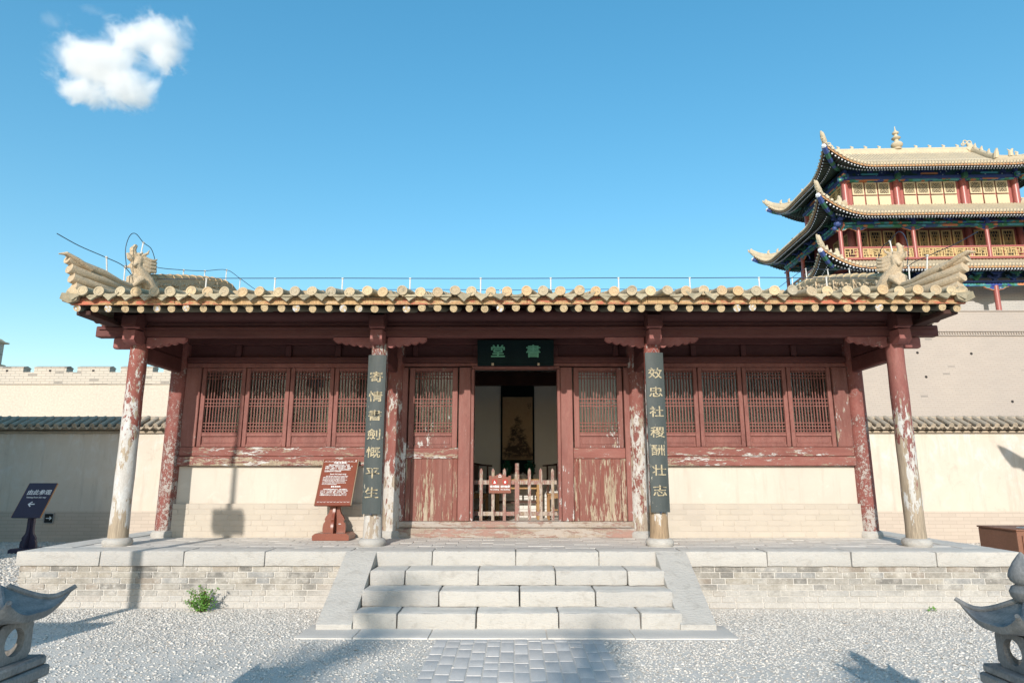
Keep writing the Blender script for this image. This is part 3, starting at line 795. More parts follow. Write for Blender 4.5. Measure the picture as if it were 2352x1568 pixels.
def build_tier(T, sides=(0, 1, 2, 3), pitch=.19, raft=.17, lab=None):
    nS, nR = 40, 7
    sur = MB(); sof = MB(); fas = MB()
    for k in sides:
        a, b, di, do = T.par(k)
        V = []; W = []
        for j in range(nR + 1):
            r = j / nR
            for i in range(nS + 1):
                t = -1 + 2 * i / nS
                sv = t * (b + (a - b) * r)
                V.append(T.pt(k, sv, r)); W.append(T.pt(k, sv, min(r, .985), -.20))
        F = [(j * (nS + 1) + i, j * (nS + 1) + i + 1, (j + 1) * (nS + 1) + i + 1, (j + 1) * (nS + 1) + i) for j in range(nR) for i in range(nS)]
        sur.add(V, F); sof.add(W, F)
        V = []
        for i in range(nS * 2 + 1):
            sv = a * (-1 + i / nS); V += [T.pt(k, sv, .985, -.03), T.pt(k, sv, .985, -.17)]
        fas.add(V, [(2 * i, 2 * i + 2, 2 * i + 3, 2 * i + 1) for i in range(nS * 2)])
    roof = sur.build('roof', 'tower_tile_bed', TW, local=True, fix=False)
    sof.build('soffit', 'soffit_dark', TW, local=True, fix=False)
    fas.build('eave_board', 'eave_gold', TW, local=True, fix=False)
    rows = MB(); raf = MB(); drips = MB()
    cap = MB().tube([(0, -.02, 0), (0, .5, .0)], [.075, .072], 8).mesh('eave_tile', 'tower_tile')
    for k in sides:
        a = T.par(k)[0]; n = int(2 * a / pitch)
        for i in range(n + 1):
            sv = -a + (i + .5) * 2 * a / (n + 1)
            r0 = min(T.hipr(k, sv), .93)
            pts = [T.pt(k, sv, r0 + (1 - r0) * q / 5, .03) for q in range(6)]
            rows.tube(pts, .065, 5, cap=True)
            if k == 0:
                p = Vector(T.pt(k, sv, 1.0, .03)); q = Vector(T.pt(k, sv, .86, .03)); d = q - p
                o = obj('eave_tile', cap, roof, p, (math.atan2(d.z, math.hypot(d.x, d.y)), 0, math.atan2(-d.x, d.y)), local=True)
            elif k == 1:
                p = Vector(T.pt(k, sv, 1.0, .03)); rows.ball(p, .08, 6, 4)
            # hanging drip tile
            s2 = sv + a / (n + 1)
            if s2 < a:
                f = lambda ss, dz: T.pt(k, ss, 1.0, dz)
                drips.add([f(s2 - .092, .03), f(s2 + .092, .03), f(s2, -.15)], [(0, 1, 2), (2, 1, 0)])
        m = int(2 * a / raft)
        for i in range(m + 1):
            sv = -a + (i + .5) * 2 * a / (m + 1)
            r0 = max(.3, min(T.hipr(k, sv) * .97, .85))
            raf.m = 0
            p1, p0 = Vector(T.pt(k, sv, .955, -.235)), Vector(T.pt(k, sv, r0, -.235))
            raf.tube([p0, p1], .045, 6, cap=False)
            raf.m = 1
            e = p1 + (p1 - p0).normalized() * .006
            raf.tube([p1 - (p1 - p0).normalized() * .01, e], .05, 6)
            p1, p0 = Vector(T.pt(k, sv, .72, -.33)), Vector(T.pt(k, sv, max(r0 - .1, .1), -.33))
            if r0 < .6:
                raf.m = 0; raf.tube([p0, p1], .05, 6, cap=False); raf.m = 1
                raf.tube([p1, p1 + (p1 - p0).normalized() * .008], .05, 6)
    tag(rows.build('tile_rows', 'tower_tile', TW, local=True, fix=False), kind='stuff')
    tag(drips.build('drip_tiles', 'tower_tile', TW, local=True, fix=False), kind='stuff')
    tag(raf.build('rafters', ['rafter_green', 'paint_white'], TW, local=True, fix=False), kind='stuff')
    # hips: ridge on top, beam below, beast at the tip
    for (sx, sy) in ((-1, -1), (1, -1), (-1, 1), (1, 1)):
        ridge = MB(); pts = []; low = []
        for q in range(13):
            r = q / 12
            a, b, di, do = T.par(0)
            sv = b + (a - b) * r
            p = Vector(T.pt(0, sv, r)); p = Vector((sx * abs(p.x), sy * abs(p.y), p.z))
            pts.append(p + Vector((0, 0, .16))); low.append(p + Vector((0, 0, -.34)))
        ridge.tube(pts, [.13] * 13, 8, squash=1.5)
        ridge.tube([p + Vector((0, 0, .19)) for p in pts], .07, 6)
        out = (pts[-1] - pts[-3]).normalized(); hd = Vector((out.x, out.y, 0)).normalized()
        e = pts[-1]
        ridge.tube([e - out * .25, e + out * .08, e + out * .16 + Vector((0, 0, .16)), e + out * .10 + Vector((0, 0, .32))], [.15, .15, .13, .06], 7)
        ridge.tube([e + out * .1, e + out * .34 + Vector((0, 0, .02)), e + out * .42 + Vector((0, 0, .14))], [.11, .08, .04], 6)
        for q in (4, 7, 9):
            b0 = pts[q] + Vector((0, 0, .2)); ridge.tube([b0, b0 + Vector((0, 0, .2)) + hd * .03, b0 + Vector((0, 0, .32)) - hd * .06], [.1, .09, .03], 6)
        b0 = pts[3] + Vector((0, 0, .18))
        ridge.tube([b0, b0 + Vector((0, 0, .3)), b0 + Vector((0, 0, .48)) + hd * .12], [.15, .13, .05], 7); ridge.tube([b0 + Vector((0, 0, .3)), b0 + Vector((0, 0, .55)) - hd * .15], [.08, .02], 6)
        ridge.build('hip_ridge', 'tower_tile', TW, local=True)
        beam = MB()
        for q in range(4, 12):
            beam.m = q % 2 if q >= 7 else 0
            beam.tube([low[q], low[q + 1]], [.15, .145], 6)
        beam.m = 2; e = low[12]; beam.tube([e, e + out * .12], [.15, .12], 6)
        beam.build('hip_beam', ['paint_green', 'paint_blue', 'paint_white'], TW, local=True)
    return roof
def lattice_square(mb, x0, x1, z0, z1, y, w=.017, rings=4, th=.025):
    dx, dz = (x1 - x0) / (2 * rings + .6), (z1 - z0) / (2 * rings + .6)
    for r in range(rings):
        a, b, c, d = x0 + dx * r, x1 - dx * r, z0 + dz * r, z1 - dz * r
        mb.box(a, b, y, y + th, c, c + w); mb.box(a, b, y, y + th, d - w, d); mb.box(a, a + w, y, y + th, c + w, d - w); mb.box(b - w, b, y, y + th, c + w, d - w)
        m = max(1, 4 - r)
        for i in range(m):                       # small ties between two rings
            u = a + (b - a) * (i + .5) / m; mb.box(u - w / 2, u + w / 2, y, y + th, c, c + dz); mb.box(u - w / 2, u + w / 2, y, y + th, d - dz, d)
            u = c + (d - c) * (i + .5) / m; mb.box(a, a + dx, y, y + th, u - w / 2, u + w / 2); mb.box(b - dx, b, y, y + th, u - w / 2, u + w / 2)
def turned(mb, k):
    """front-facing geometry (y is outward distance as -y) turned to side k"""
    f = sidef(k); mb.v = [f(x, -y, z) for (x, y, z) in mb.v]; return mb
def tower_sash(x0, x1, z0, z1, y, k=0, panel=None, frame='tower_cream', rings=4, name='window'):
    f = MB(); w = .07
    f.box(x0, x1, y, y + .06, z0, z0 + w); f.box(x0, x1, y, y + .06, z1 - w, z1); f.box(x0, x0 + w, y, y + .06, z0 + w, z1 - w); f.box(x1 - w, x1, y, y + .06, z0 + w, z1 - w)
    lattice_square(f, x0 + w, x1 - w, z0 + w, z1 - w, y + .012, rings=rings)
    o = turned(f, k).build(name, frame, TW, local=True, fix=True)
    b = MB().box(x0 + .01, x1 - .01, y + .05, y + .09, z0 + .01, z1 - .01)
    turned(b, k).build('paper', 'tower_dark', o, local=True)
    if panel: turned(MB().box(x0, x1, y + .005, y + .06, panel[0], panel[1], .008), k).build('panel', 'tower_cream', o, local=True)
    return o
def tower_column(x, y, z0, z1, r=.19, m='tower_red'):
    MB().lathe([(r * 1.0, z0), (r * .97, (z0 + z1) / 2), (r * .93, z1)], 14, (x, y, 0)).build('column', m, TW, local=True)
def ornament_beam(name, hx, hy, z0, z1, th, m, off=0):
    """a beam right round the tower, one part on each side"""
    for k in range(4):
        a, d = (hx, hy) if k in (0, 2) else (hy, hx)
        e = th / 2 if k in (0, 2) else -th / 2 - .002
        turned(MB().box(-a - e, a + e, -d - th / 2, -d + th / 2, z0, z1, .012), k).build(name, m, TW, local=True)
def cartouches(k, d, z0, z1, xs, w, mats):
    for i, x in enumerate(xs):
        poly = [(x - w / 2, (z0 + z1) / 2), (x - w / 2 + .09, z1), (x + w / 2 - .09, z1), (x + w / 2, (z0 + z1) / 2), (x + w / 2 - .09, z0), (x - w / 2 + .09, z0)]
        turned(MB().prism(poly, -d - .012, -d + .01), k).build('painted_panel', mats[i % len(mats)], TW, local=True)
def bracket(k, s, d, z, sc, m):
    """a small bracket cluster: block, two crossing arms, upper blocks"""
    b = MB(); q = sc
    b.box(s - .10 * q, s + .10 * q, -d - .10 * q, -d + .10 * q, z, z + .10 * q)
    b.prism([(s - .10 * q, z + .10 * q), (s + .10 * q, z + .10 * q), (s + .32 * q, z + .24 * q), (s - .32 * q, z + .24 * q)], -d - .06 * q, -d + .06 * q)
    b.box(s - .055 * q, s + .055 * q, -d - .42 * q, -d + .1 * q, z + .17 * q, z + .26 * q)
    for u in (-.27, 0, .27): b.box(s + (u - .07) * q, s + (u + .07) * q, -d - .08 * q, -d + .08 * q, z + .245 * q, z + .33 * q)
    b.prism([(s - .14 * q, z + .30 * q), (s + .14 * q, z + .30 * q), (s + .36 * q, z + .44 * q), (s - .36 * q, z + .44 * q)], -d - .36 * q, -d - .26 * q)
    return turned(b, k).build('bracket', m, TW, local=True)
def brace(k, s, d, z, w, h):
    """carved brace below a beam, blue field with red rim"""
    n = 9; poly = [(s - w, z), (s + w, z)]
    for i in range(n + 1):
        u = 1 - 2 * i / n; poly.append((s + u * w, z - h * (1 - abs(u) ** 1.5) - .03 + .035 * (i % 2)))
    o = turned(MB().prism(poly, -d - .05, -d + .05), k).build('brace', 'paint_orange', TW, local=True)
    p2 = [(s + (a - s) * .92, z - .005 + (b - z) * .84) for a, b in poly]
    turned(MB().prism(p2, -d - .056, -d - .04), k).build('brace_field', 'ornament_cool', o, local=True)

# ---- top storey
z0 = 17.45
turned(MB().box(-5.1, 5.1, -2.72, 2.72, z0, 19.9), 0).build('wall', 'tower_red', TW, local=True)
for x in (-5.12, -2.0, 2.0, 5.12):
    tower_column(x, -2.78, z0, 19.3, .21)
for y in (0, 2.78):
    tower_column(-5.12, y, z0, 19.3, .21); tower_column(5.12, y, z0, 19.3, .21)
for (xa, xb, n) in ((-4.72, -2.36, 3), (-1.62, 1.62, 4), (2.36, 4.72, 3)):
    w = (xb - xa) / n
    for i in range(n):
        tower_sash(xa + i * w + .045, xa + (i + 1) * w - .045, 18.40, 19.20, -2.82, 0, (17.62, 18.32))
for (xa, xb, n) in ((-2.45, -.3, 3), (.3, 2.45, 3)):
    w = (xb - xa) / n
    for i in range(n): tower_sash(xa + i * w + .03, xa + (i + 1) * w - .03, 17.7, 19.20, -5.16, 1, None, 'tower_gold', 4)
ornament_beam('ornament_beam', 5.12, 2.80, 19.235, 19.35, .30, 'ornament_warm')
ornament_beam('ornament_beam', 5.14, 2.82, 19.353, 19.53, .40, 'paint_blue')
ornament_beam('ornament_beam', 5.10, 2.80, 19.535, 19.98, .30, 'ornament_dark')
cartouches(0, 2.95, 19.25, 19.335, (-3.6, 0, 3.6), 1.0, ('paint_orange', 'paint_teal', 'paint_orange'))
cartouches(0, 2.95, 19.62, 19.74, (-3.6, 0, 3.6), 1.1, ('paint_teal', 'paint_orange', 'paint_teal'))
cartouches(1, 5.27, 19.62, 19.76, (-1.4, 1.4), .9, ('paint_orange', 'paint_teal'))
cartouches(1, 5.27, 19.245, 19.34, (-1.4, 1.4), .8, ('paint_teal', 'paint_orange'))
for x in (-5.12, -2.0, 2.0, 5.12):
    MB().box(x - .14, x + .14, -3.25, -2.8, 19.30, 19.62, .03).build('beam_head', 'paint_green' if abs(x) < 3 else 'ornament_cool', TW, local=True)
    MB().box(x - .10, x + .10, -3.1, -2.8, 19.62, 19.95, .03).build('beam_head', 'paint_blue', TW, local=True)
for (x, y) in ((-5.45, -3.1), (5.45, -3.1)):
    m_ = MB(); m_.ball((x, y, 19.36), (.2, .2, .16), 8, 6); m_.ball((x - .12, y - .12, 19.2), (.13, .13, .12), 8, 6); m_.ball((x + .1, y - .2, 19.5), (.12, .12, .1), 8, 6)
    m_.build('corner_carving', 'ornament_warm', TW, local=True)
T1 = Tier(4.75, 2.1, 20.85, 6.75, 4.5, 19.62, 1.35, push=.30, conc=1.25)
r1 = build_tier(T1)
# gabled upper roof
gp = MB(); prof = [(-2.16, 20.84), (-1.6, 21.22), (-1.0, 21.72), (-.45, 22.2), (0, 22.45), (.45, 22.2), (1.0, 21.72), (1.6, 21.22), (2.16, 20.84)]
V = []
for x in (-4.75, 4.75): V += [(x, y, z) for y, z in prof]
gp.add(V, [(i, i + 1, i + 10, i + 9) for i in range(8)]); gp.add(V[:9], [tuple(range(9))]); gp.add(V[9:], [tuple(range(9))])
gp.build('upper_roof', 'tower_tile_bed', TW, local=True)
rw = MB()
for i in range(50):
    x = -4.66 + i * .19; rw.tube([(x, y, z + .03) for y, z in prof[:5]], .065, 5)
tag(rw.build('upper_tile_rows', 'tower_tile', TW, local=True, fix=False), kind='stuff')
rd = MB(); rd.box(-4.7, 4.7, -.16, .16, 22.3, 22.74, .02); rd.tube([(-4.75, 0, 22.78), (4.75, 0, 22.78)], .13, 8); rd.box(-4.72, 4.72, -.20, .20, 22.36, 22.42, .02)
for i in range(18): rd.box(-4.5 + i * .53 - .19, -4.5 + i * .53 + .19, -.175, .175, 22.46, 22.68, .02)
rd.build('main_ridge', 'tower_tile', TW, local=True)
fin = MB().lathe([(.0, 22.78), (.24, 22.79), (.28, 22.86), (.20, 22.93), (.33, 23.02), (.37, 23.14), (.30, 23.28), (.14, 23.36), (.12, 23.5), (.24, 23.56), (.29, 23.62), (.22, 23.7), (.11, 23.76), (.10, 23.88), (.19, 23.94), (.21, 24.02), (.11, 24.12), (.05, 24.2), (.015, 24.5)], 20, (0, 0, 0))
fin.build('ridge_finial', 'tower_tile', TW, local=True)
bs = MB()
for x in (-3.9, -3.0, -2.1, -1.2, 1.2, 2.1, 3.0, 3.9):
    bs.tube([(x, 0, 22.85), (x + .03, 0, 23.02), (x - .08, 0, 23.1)], [.09, .08, .03], 6); bs.tube([(x + .05, 0, 22.9), (x + .14, 0, 23.04)], [.05, .02], 5)
bs.build('ridge_beasts', 'tower_tile', TW, local=True)
for s in (-1, 1):
    ch = MB(); x = s * 4.72
    ch.tube([(x - s * .25, 0, 22.6), (x + s * .02, 0, 22.82), (x + s * .03, 0, 23.02), (x - s * .12, 0, 23.16)], [.24, .24, .18, .08], 10)
    for (dx, dz_, rr) in ((.02, 23.22, .13), (-.26, 23.26, .12), (-.42, 23.1, .08)):
        ring = [(x + s * dx + rr * math.cos(t * .5236), 0, dz_ + rr * math.sin(t * .5236)) for t in range(13)]; ch.tube(ring, .045, 6, cap=False)
    ch.build('ridge_end_beast', 'tower_tile', TW, local=True)
    for sy in (-1, 1):
        pts = [Vector((s * 4.75, sy * abs(y), z + .18)) for y, z in prof[4::-1]]
        dr = MB(); dr.tube(pts, .14, 8, squash=1.6); dr.tube([p + Vector((0, 0, .2)) for p in pts], .08, 6)
        for p in pts[1:4]: dr.tube([p + Vector((0, 0, .2)), p + Vector((0, 0, .42)), p + Vector((0, sy * .08, .52))], [.1, .08, .03], 6)
        e = pts[-1]; dr.tube([e, e + Vector((0, sy * .05, .35)), e + Vector((0, sy * .15, .6))], [.17, .14, .05], 7)
        dr.build('slope_ridge', 'tower_tile', TW, local=True)

# ---- middle storey with gallery
build_tier(Tier(5.25, 2.95, 17.62, 7.75, 5.38, 16.22, 1.25, push=.32))
GX = (-6.3, -5.25, -2.1, 2.1, 5.25, 6.3); GY = (-4.1, -1.4, 1.4, 4.1)
MB().box(-6.75, 6.75, -4.5, 4.5, 13.70, 13.80, .01).build('gallery_floor', 'tower_red', TW, local=True)
MB().box(-4.95, 4.95, -2.6, 2.6, 13.7, 17.5).build('wall', 'tower_red', TW, local=True)
for x in GX:
    tower_column(x, -4.1, 13.8, 15.78, .125); tower_column(x, 4.1, 13.8, 15.78, .125)
for y in GY[1:3]:
    tower_column(-6.3, y, 13.8, 15.78, .125); tower_column(6.3, y, 13.8, 15.78, .125)
for x in (-5.05, -2.0, 2.0, 5.05): tower_column(x, -2.72, 13.8, 16.4, .17)
for (xa, xb, n) in ((-4.75, -2.3, 3), (-1.7, 1.7, 5), (2.3, 4.75, 3)):
    w = (xb - xa) / n
    for i in range(n): tower_sash(xa + i * w + .05, xa + (i + 1) * w - .05, 14.15, 16.1, -2.70, 0, None, 'tower_gold', 4)
for (xa, xb, n) in ((-2.4, -.3, 3), (.3, 2.4, 3)):
    w = (xb - xa) / n
    for i in range(n): tower_sash(xa + i * w + .05, xa + (i + 1) * w - .05, 14.15, 16.1, -5.03, 1, None, 'tower_gold', 4)
ornament_beam('ornament_beam', 6.3, 4.1, 15.76, 15.93, .20, 'ornament_cool')
ornament_beam('ornament_beam', 6.3, 4.1, 15.97, 16.08, .30, 'ornament_warm')
ornament_beam('ornament_beam', 6.0, 3.8, 16.3, 16.75, .25, 'ornament_dark')
cartouches(0, 4.205, 15.78, 15.91, (-3.7, 0, 3.7), .95, ('paint_teal', 'paint_orange', 'paint_teal'))
cartouches(0, 4.205, 15.78, 15.91, (-4.85, -2.6, -1.5, 1.5, 2.6, 4.85), .3, ('paint_orange', 'paint_orange', 'paint_teal', 'paint_teal', 'paint_orange', 'paint_orange'))
for k, (L, d, n) in enumerate(((6.3, 4.1, 13), (4.1, 6.3, 9))):
    for i in range(n):
        bracket(k, -L + 2 * L * i / (n - 1), d, 16.085, 1.0, ('paint_blue', 'paint_green')[i % 2])
for x in GX[1:5]: brace(0, x, 4.1, 15.755, .62 if abs(x) < 3 else .5, .2)
brace(0, -6.3, 4.1, 15.755, .5, .2)
for y in GY: brace(1, -y, 6.3, 15.755, .55, .2)
for x in GX: MB().box(x - .12, x + .12, -4.32, -4.2, 15.9, 16.12, .02).build('beam_head', 'paint_blue', TW, local=True)
cc = MB(); cc.ball((-6.5, -4.3, 15.95), (.22, .22, .2), 8, 6); cc.ball((-6.65, -4.2, 15.7), (.14, .14, .14), 8, 6); cc.ball((-6.4, -4.5, 16.2), (.15, .15, .13), 8, 6); cc.build('corner_carving', 'paint_blue', TW, local=True)
def fret(mb, x0, x1, z0, z1, y, w=.04, th=.04):
    mb.box(x0, x1, y, y + th, z0, z0 + w); mb.box(x0, x1, y, y + th, z1 - w, z1); mb.box(x0, x0 + w, y, y + th, z0 + w, z1 - w); mb.box(x1 - w, x1, y, y + th, z0 + w, z1 - w)
    n = max(2, int((x1 - x0) / .30)); c = (x1 - x0) / n; h = z1 - z0
    for i in range(n):
        a = x0 + i * c
        if i % 2 == 0:
            mb.box(a + c * .45, a + c * .45 + w, y, y + th, z0 + w, z0 + h * .66); mb.box(a + c * .1, a + c * 1.0, y, y + th, z0 + h * .62, z0 + h * .62 + w); mb.box(a + c * .8, a + c * .8 + w, y, y + th, z0 + h * .3, z1 - w); mb.box(a + w, a + c * .5, y, y + th, z0 + h * .3, z0 + h * .3 + w)
        else:
            mb.box(a + c * .3, a + c * .3 + w, y, y + th, z0 + h * .3, z1 - w); mb.box(a + c * .0, a + c * .9, y, y + th, z0 + h * .34, z0 + h * .34 + w); mb.box(a + c * .75, a + c * .75 + w, y, y + th, z0 + w, z0 + h * .6); mb.box(a + c * .5, a + c * 1.1, y, y + th, z0 + h * .72, z0 + h * .72 + w)
for k, (xs, d) in enumerate(((GX, 4.1), (tuple(-y for y in GY[::-1]), 6.3))):
    for a, b in zip(xs[:-1], xs[1:]):
        r_ = MB(); r_.box(a + .1, b - .1, -d - .05, -d + .05, 14.50, 14.60, .01); r_.box(a + .1, b - .1, -d - .05, -d + .05, 13.86, 13.94, .01)
        o = turned(r_, k).build('railing', 'tower_red', TW, local=True)
        f = MB(); fret(f, a + .14, b - .14, 13.95, 14.49, -d - .02)
        turned(f, k).build('fretwork', 'tower_gold', o, local=True)

# ---- ground storey
build_tier(Tier(6.4, 4.2, 13.72, 8.0, 5.55, 12.98, 1.15, push=.32))
MB().box(-5.2, 5.2, -2.9, 2.9, 9.7, 13.6).build('wall', 'tower_brick', TW, local=True)
for x in GX:
    tower_column(x, -4.15, 9.8, 12.16, .15); tower_column(x, 4.15, 9.8, 12.16, .15)
for y in GY[1:3]:
    tower_column(-6.3, y, 9.8, 12.16, .15); tower_column(6.3, y, 9.8, 12.16, .15)
ornament_beam('ornament_beam', 6.3, 4.15, 12.12, 12.29, .20, 'ornament_cool')
ornament_beam('ornament_beam', 6.3, 4.15, 12.33, 12.44, .30, 'paint_blue')
ornament_beam('ornament_beam', 6.0, 3.85, 12.7, 13.1, .25, 'ornament_dark')
cartouches(0, 4.255, 12.14, 12.27, (-3.7, 0, 3.7), .95, ('paint_orange', 'paint_teal', 'paint_orange'))
for k, (L, d, n) in enumerate(((6.3, 4.15, 13), (4.15, 6.3, 9))):
    for i in range(n): bracket(k, -L + 2 * L * i / (n - 1), d, 12.445, 1.0, ('paint_blue', 'ornament_cool')[i % 2])
for x in GX[1:5]: brace(0, x, 4.15, 12.115, .72 if abs(x) < 3 else .5, .24)
# ================================================================== the hall
HALL = empty('timber_hall', (0, 9.13, P), 'old red timber hall with peeling columns, lattice windows and grey tiled eaves', 'hall')
YC, YW = 9.13, 10.35             # front column line, wall line
CX4 = (-5.34, -1.92, 1.92, 5.34)

def zr(y):                       # height of the roof bed
    if y > 12.3: y = 24.6 - y
    d = y - 8.15
    z = 3.82 + .232 * d + .0085 * d * d
    if y > 11.7: z -= .09 * ((y - 11.7) / .6) ** 2 * .6
    return z

# ---- columns
cmat = ['column_white', 'column_mid', 'column_wood', 'column_wood']
for i, x in enumerate(CX4):
    m_ = ('column_white', 'column_mid', 'column_bare', 'column_wood')[i]
    zs = [P + .085 + k * (3.40 - P - .085) / 14 for k in range(15)]
    mb = MB()
    mb.lathe([(.122 * (1 + .02 * math.sin(k * 1.7 + i)) - .008 * k / 14 + (.004 if k == 0 else 0), z) for k, z in enumerate(zs)], 28, (x, YC, 0))
    c = mb.build('column', m_, HALL)
    base = MB().lathe([(.15, P - .03), (.172, P + .004), (.186, P + .03), (.186, P + .055), (.172, P + .083), (.14, P + .10), (.0, P + .10)], 28, (x, YC, 0), cap=False)
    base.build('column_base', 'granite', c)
for i, x in enumerate((-5.36, -1.90, 1.90, 5.36)):
    m_ = ('column_crackle', 'column_mid', 'column_mid', 'column_crackle')[i]
    c = MB().lathe([(.142, P + .08), (.14, 2.0), (.134, 3.9)], 24, (x, YW + .02, 0)).build('column', m_, HALL)
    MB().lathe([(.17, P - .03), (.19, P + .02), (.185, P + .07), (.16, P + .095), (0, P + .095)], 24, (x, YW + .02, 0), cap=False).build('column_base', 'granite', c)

# ---- eave beams over the front columns
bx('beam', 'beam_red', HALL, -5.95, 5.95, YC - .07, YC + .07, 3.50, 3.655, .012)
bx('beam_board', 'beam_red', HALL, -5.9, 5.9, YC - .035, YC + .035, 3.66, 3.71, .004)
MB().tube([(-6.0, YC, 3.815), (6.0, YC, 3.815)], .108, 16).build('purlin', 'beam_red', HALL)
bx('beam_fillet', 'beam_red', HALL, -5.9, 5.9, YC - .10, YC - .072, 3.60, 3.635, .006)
def scallop_brace(x, s, L):
    z1 = 3.494; pts = [(x + s * .11, z1), (x + s * L, z1)]
    n = 5; prof = []
    for k in range(n):
        u0, u1 = L - (L - .11) * k / n, L - (L - .11) * (k + 1) / n
        zb0 = z1 - .035 - .095 * (k / n) ** .8; zb1 = z1 - .035 - .095 * ((k + 1) / n) ** .8
        for q in range(5):
            t_ = q / 5; u = u0 + (u1 - u0) * t_
            prof.append((x + s * u, zb0 + (zb1 - zb0) * t_ - .028 * math.sin(math.pi * t_)))
    prof.append((x + s * .11, z1 - .135))
    poly = pts + prof
    MB().prism(poly, YC - .035, YC + .035).build('bracket_wing', 'bracket_red', HALL)
for i, x in enumerate(CX4):
    for s in (-1, 1):
        outer = (i == 0 and s < 0) or (i == 3 and s > 0)
        if outer: bx('beam_end', 'bracket_red', HALL, *sorted((x + s * .09, x + s * .36)), YC - .05, YC + .05, 3.335, 3.494, .02)
        else: scallop_brace(x, s, .66)
    # projecting beam heads, the lower one carved
    MB().prism([(8.80, 3.60), (8.82, 3.755), (8.90, 3.80), (9.3, 3.80), (9.3, 3.585), (8.88, 3.585)], x - .10, x + .10, 'x').build('beam_head', 'beam_red', HALL)
    bx('beam_head_lip', 'bracket_red', HALL, x - .108, x + .108, 8.84, 8.93, 3.575, 3.625, .02)
    MB().prism([(8.83, 3.42), (8.845, 3.555), (9.2, 3.57), (9.2, 3.37), (8.90, 3.37)], x - .082, x + .082, 'x').build('beam_head', 'bracket_red', HALL)
    # tie beam from the front column back to the wall column
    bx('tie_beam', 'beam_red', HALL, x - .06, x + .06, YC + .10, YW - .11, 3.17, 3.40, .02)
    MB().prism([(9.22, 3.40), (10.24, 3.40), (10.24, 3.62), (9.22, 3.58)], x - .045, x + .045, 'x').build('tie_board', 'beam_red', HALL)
    bx('cross_beam', 'dark_timber', HALL, x - .09, x + .09, YC + .02, 14.8, 3.83, 4.02, .02)

# ---- rafters and eave boards
rb = MB()
rb.tube([(0, 0, 0), (0, 1.35, .345)], [.049, .052], 14, cap=False)
rb.m = 1; rb.tube([(0, -.004, -.001), (0, .012, .003)], [.048, .049], 14)
rmesh = rb.mesh('rafter', ['rafter', 'rafter_end'])
nr = 57
for i in range(nr):
    x = -5.66 + 11.34 * i / (nr - 1) + random.uniform(-.012, .012)
    o = obj('rafter', rmesh, HALL, (x, 8.215 + random.uniform(-.02, .02), 3.694 + random.uniform(-.008, .008)), (0, 0, random.uniform(-.02, .02)), scale=(random.uniform(.94, 1.06),) * 1 + (1, random.uniform(.95, 1.04)))
dk = MB(); V = []
for y, dz_ in ((8.2, -.062), (9.6, -.01), (10.5, 0), (12.3, 0), (14.2, 0), (15.9, -.03)):
    V += [(-5.72, y, zr(y) + dz_ - .02), (5.74, y, zr(y) + dz_ - .02)]
dk.add(V, [(2 * i, 2 * i + 1, 2 * i + 3, 2 * i + 2) for i in range(5)])
dk.build('roof_boards', 'dark_timber', HALL)
xs_ = [-5.74, -4.4, -2.9, -1.35, .15, 1.7, 3.1, 4.5, 5.76]
for a, b in zip(xs_[:-1], xs_[1:]):
    bx('fascia_board', 'fascia', HALL, a + .002, b - .002, 8.185, 8.225, 3.747 + random.uniform(-.003, .003), 3.835, .004)
bx('fascia_lip', 'fascia', HALL, -5.74, 5.76, 8.17, 8.21, 3.735, 3.752, .003)

# ---- roof: bed, tile rows, eave tiles
ys = [8.10 + k * (15.9 - 8.10) / 30 for k in range(31)]
rf = MB(); V = []
for y in ys: V += [(-5.80, y, zr(y) + .012), (5.82, y, zr(y) + .012)]
rf.add(V, [(2 * i, 2 * i + 1, 2 * i + 3, 2 * i + 2) for i in range(30)])
roof = rf.build('roof', 'tile', HALL)
nt_ = 50; tp = [-5.55 + 11.13 * i / (nt_ - 1) for i in range(nt_)]
rows_ = MB()
yk = [8.45 + k * .30 for k in range(13)] + [12.3] + [12.55 + k * .33 for k in range(11)]
for x in tp:
    for a, b in zip(yk[:-1], yk[1:]):
        rows_.tube([(x, a, zr(a) + .052), (x, b + .012, zr(b) + .046)], [.064, .057], 6, cap=True)
tag(rows_.build('tile_rows', 'tile', roof, fix=False), kind='stuff')
et = MB(); et.tube([(0, .0, 0), (0, .36, .072)], [.059, .055], 14)
et.lathe([(0, .008), (.02, .008), (.026, .003), (.044, .004), (.050, .012), (.066, .012), (.068, 0), (.066, -.018), (0, -.018)], 20, cap=False)
n0 = len(et.v) - 9 * 20
M1 = Matrix.Translation((0, -.004, .002)) @ Matrix.Rotation(R(90 - 8), 4, 'X')
et.v[n0:] = [tuple(M1 @ Vector(p)) for p in et.v[n0:]]
etm = et.mesh('eave_tile', 'tile')
et2 = MB(); et2.v = [(x * 1.03, y, z * .97) for x, y, z in et.v]; et2.f = list(et.f); et2.mi = list(et.mi)
for (ba, br_) in ((0, 0), (1, 0)): pass
etm2 = et2.mesh('eave_tile', 'tile')
for i, x in enumerate(tp):
    obj('eave_tile', (etm, etm2)[i % 2], roof, (x + random.uniform(-.016, .016), 8.125 + random.uniform(-.03, .018), 3.892 + random.uniform(-.012, .013)), (random.uniform(-.07, .07), random.uniform(-1.2, 1.2), random.uniform(-.09, .09)))
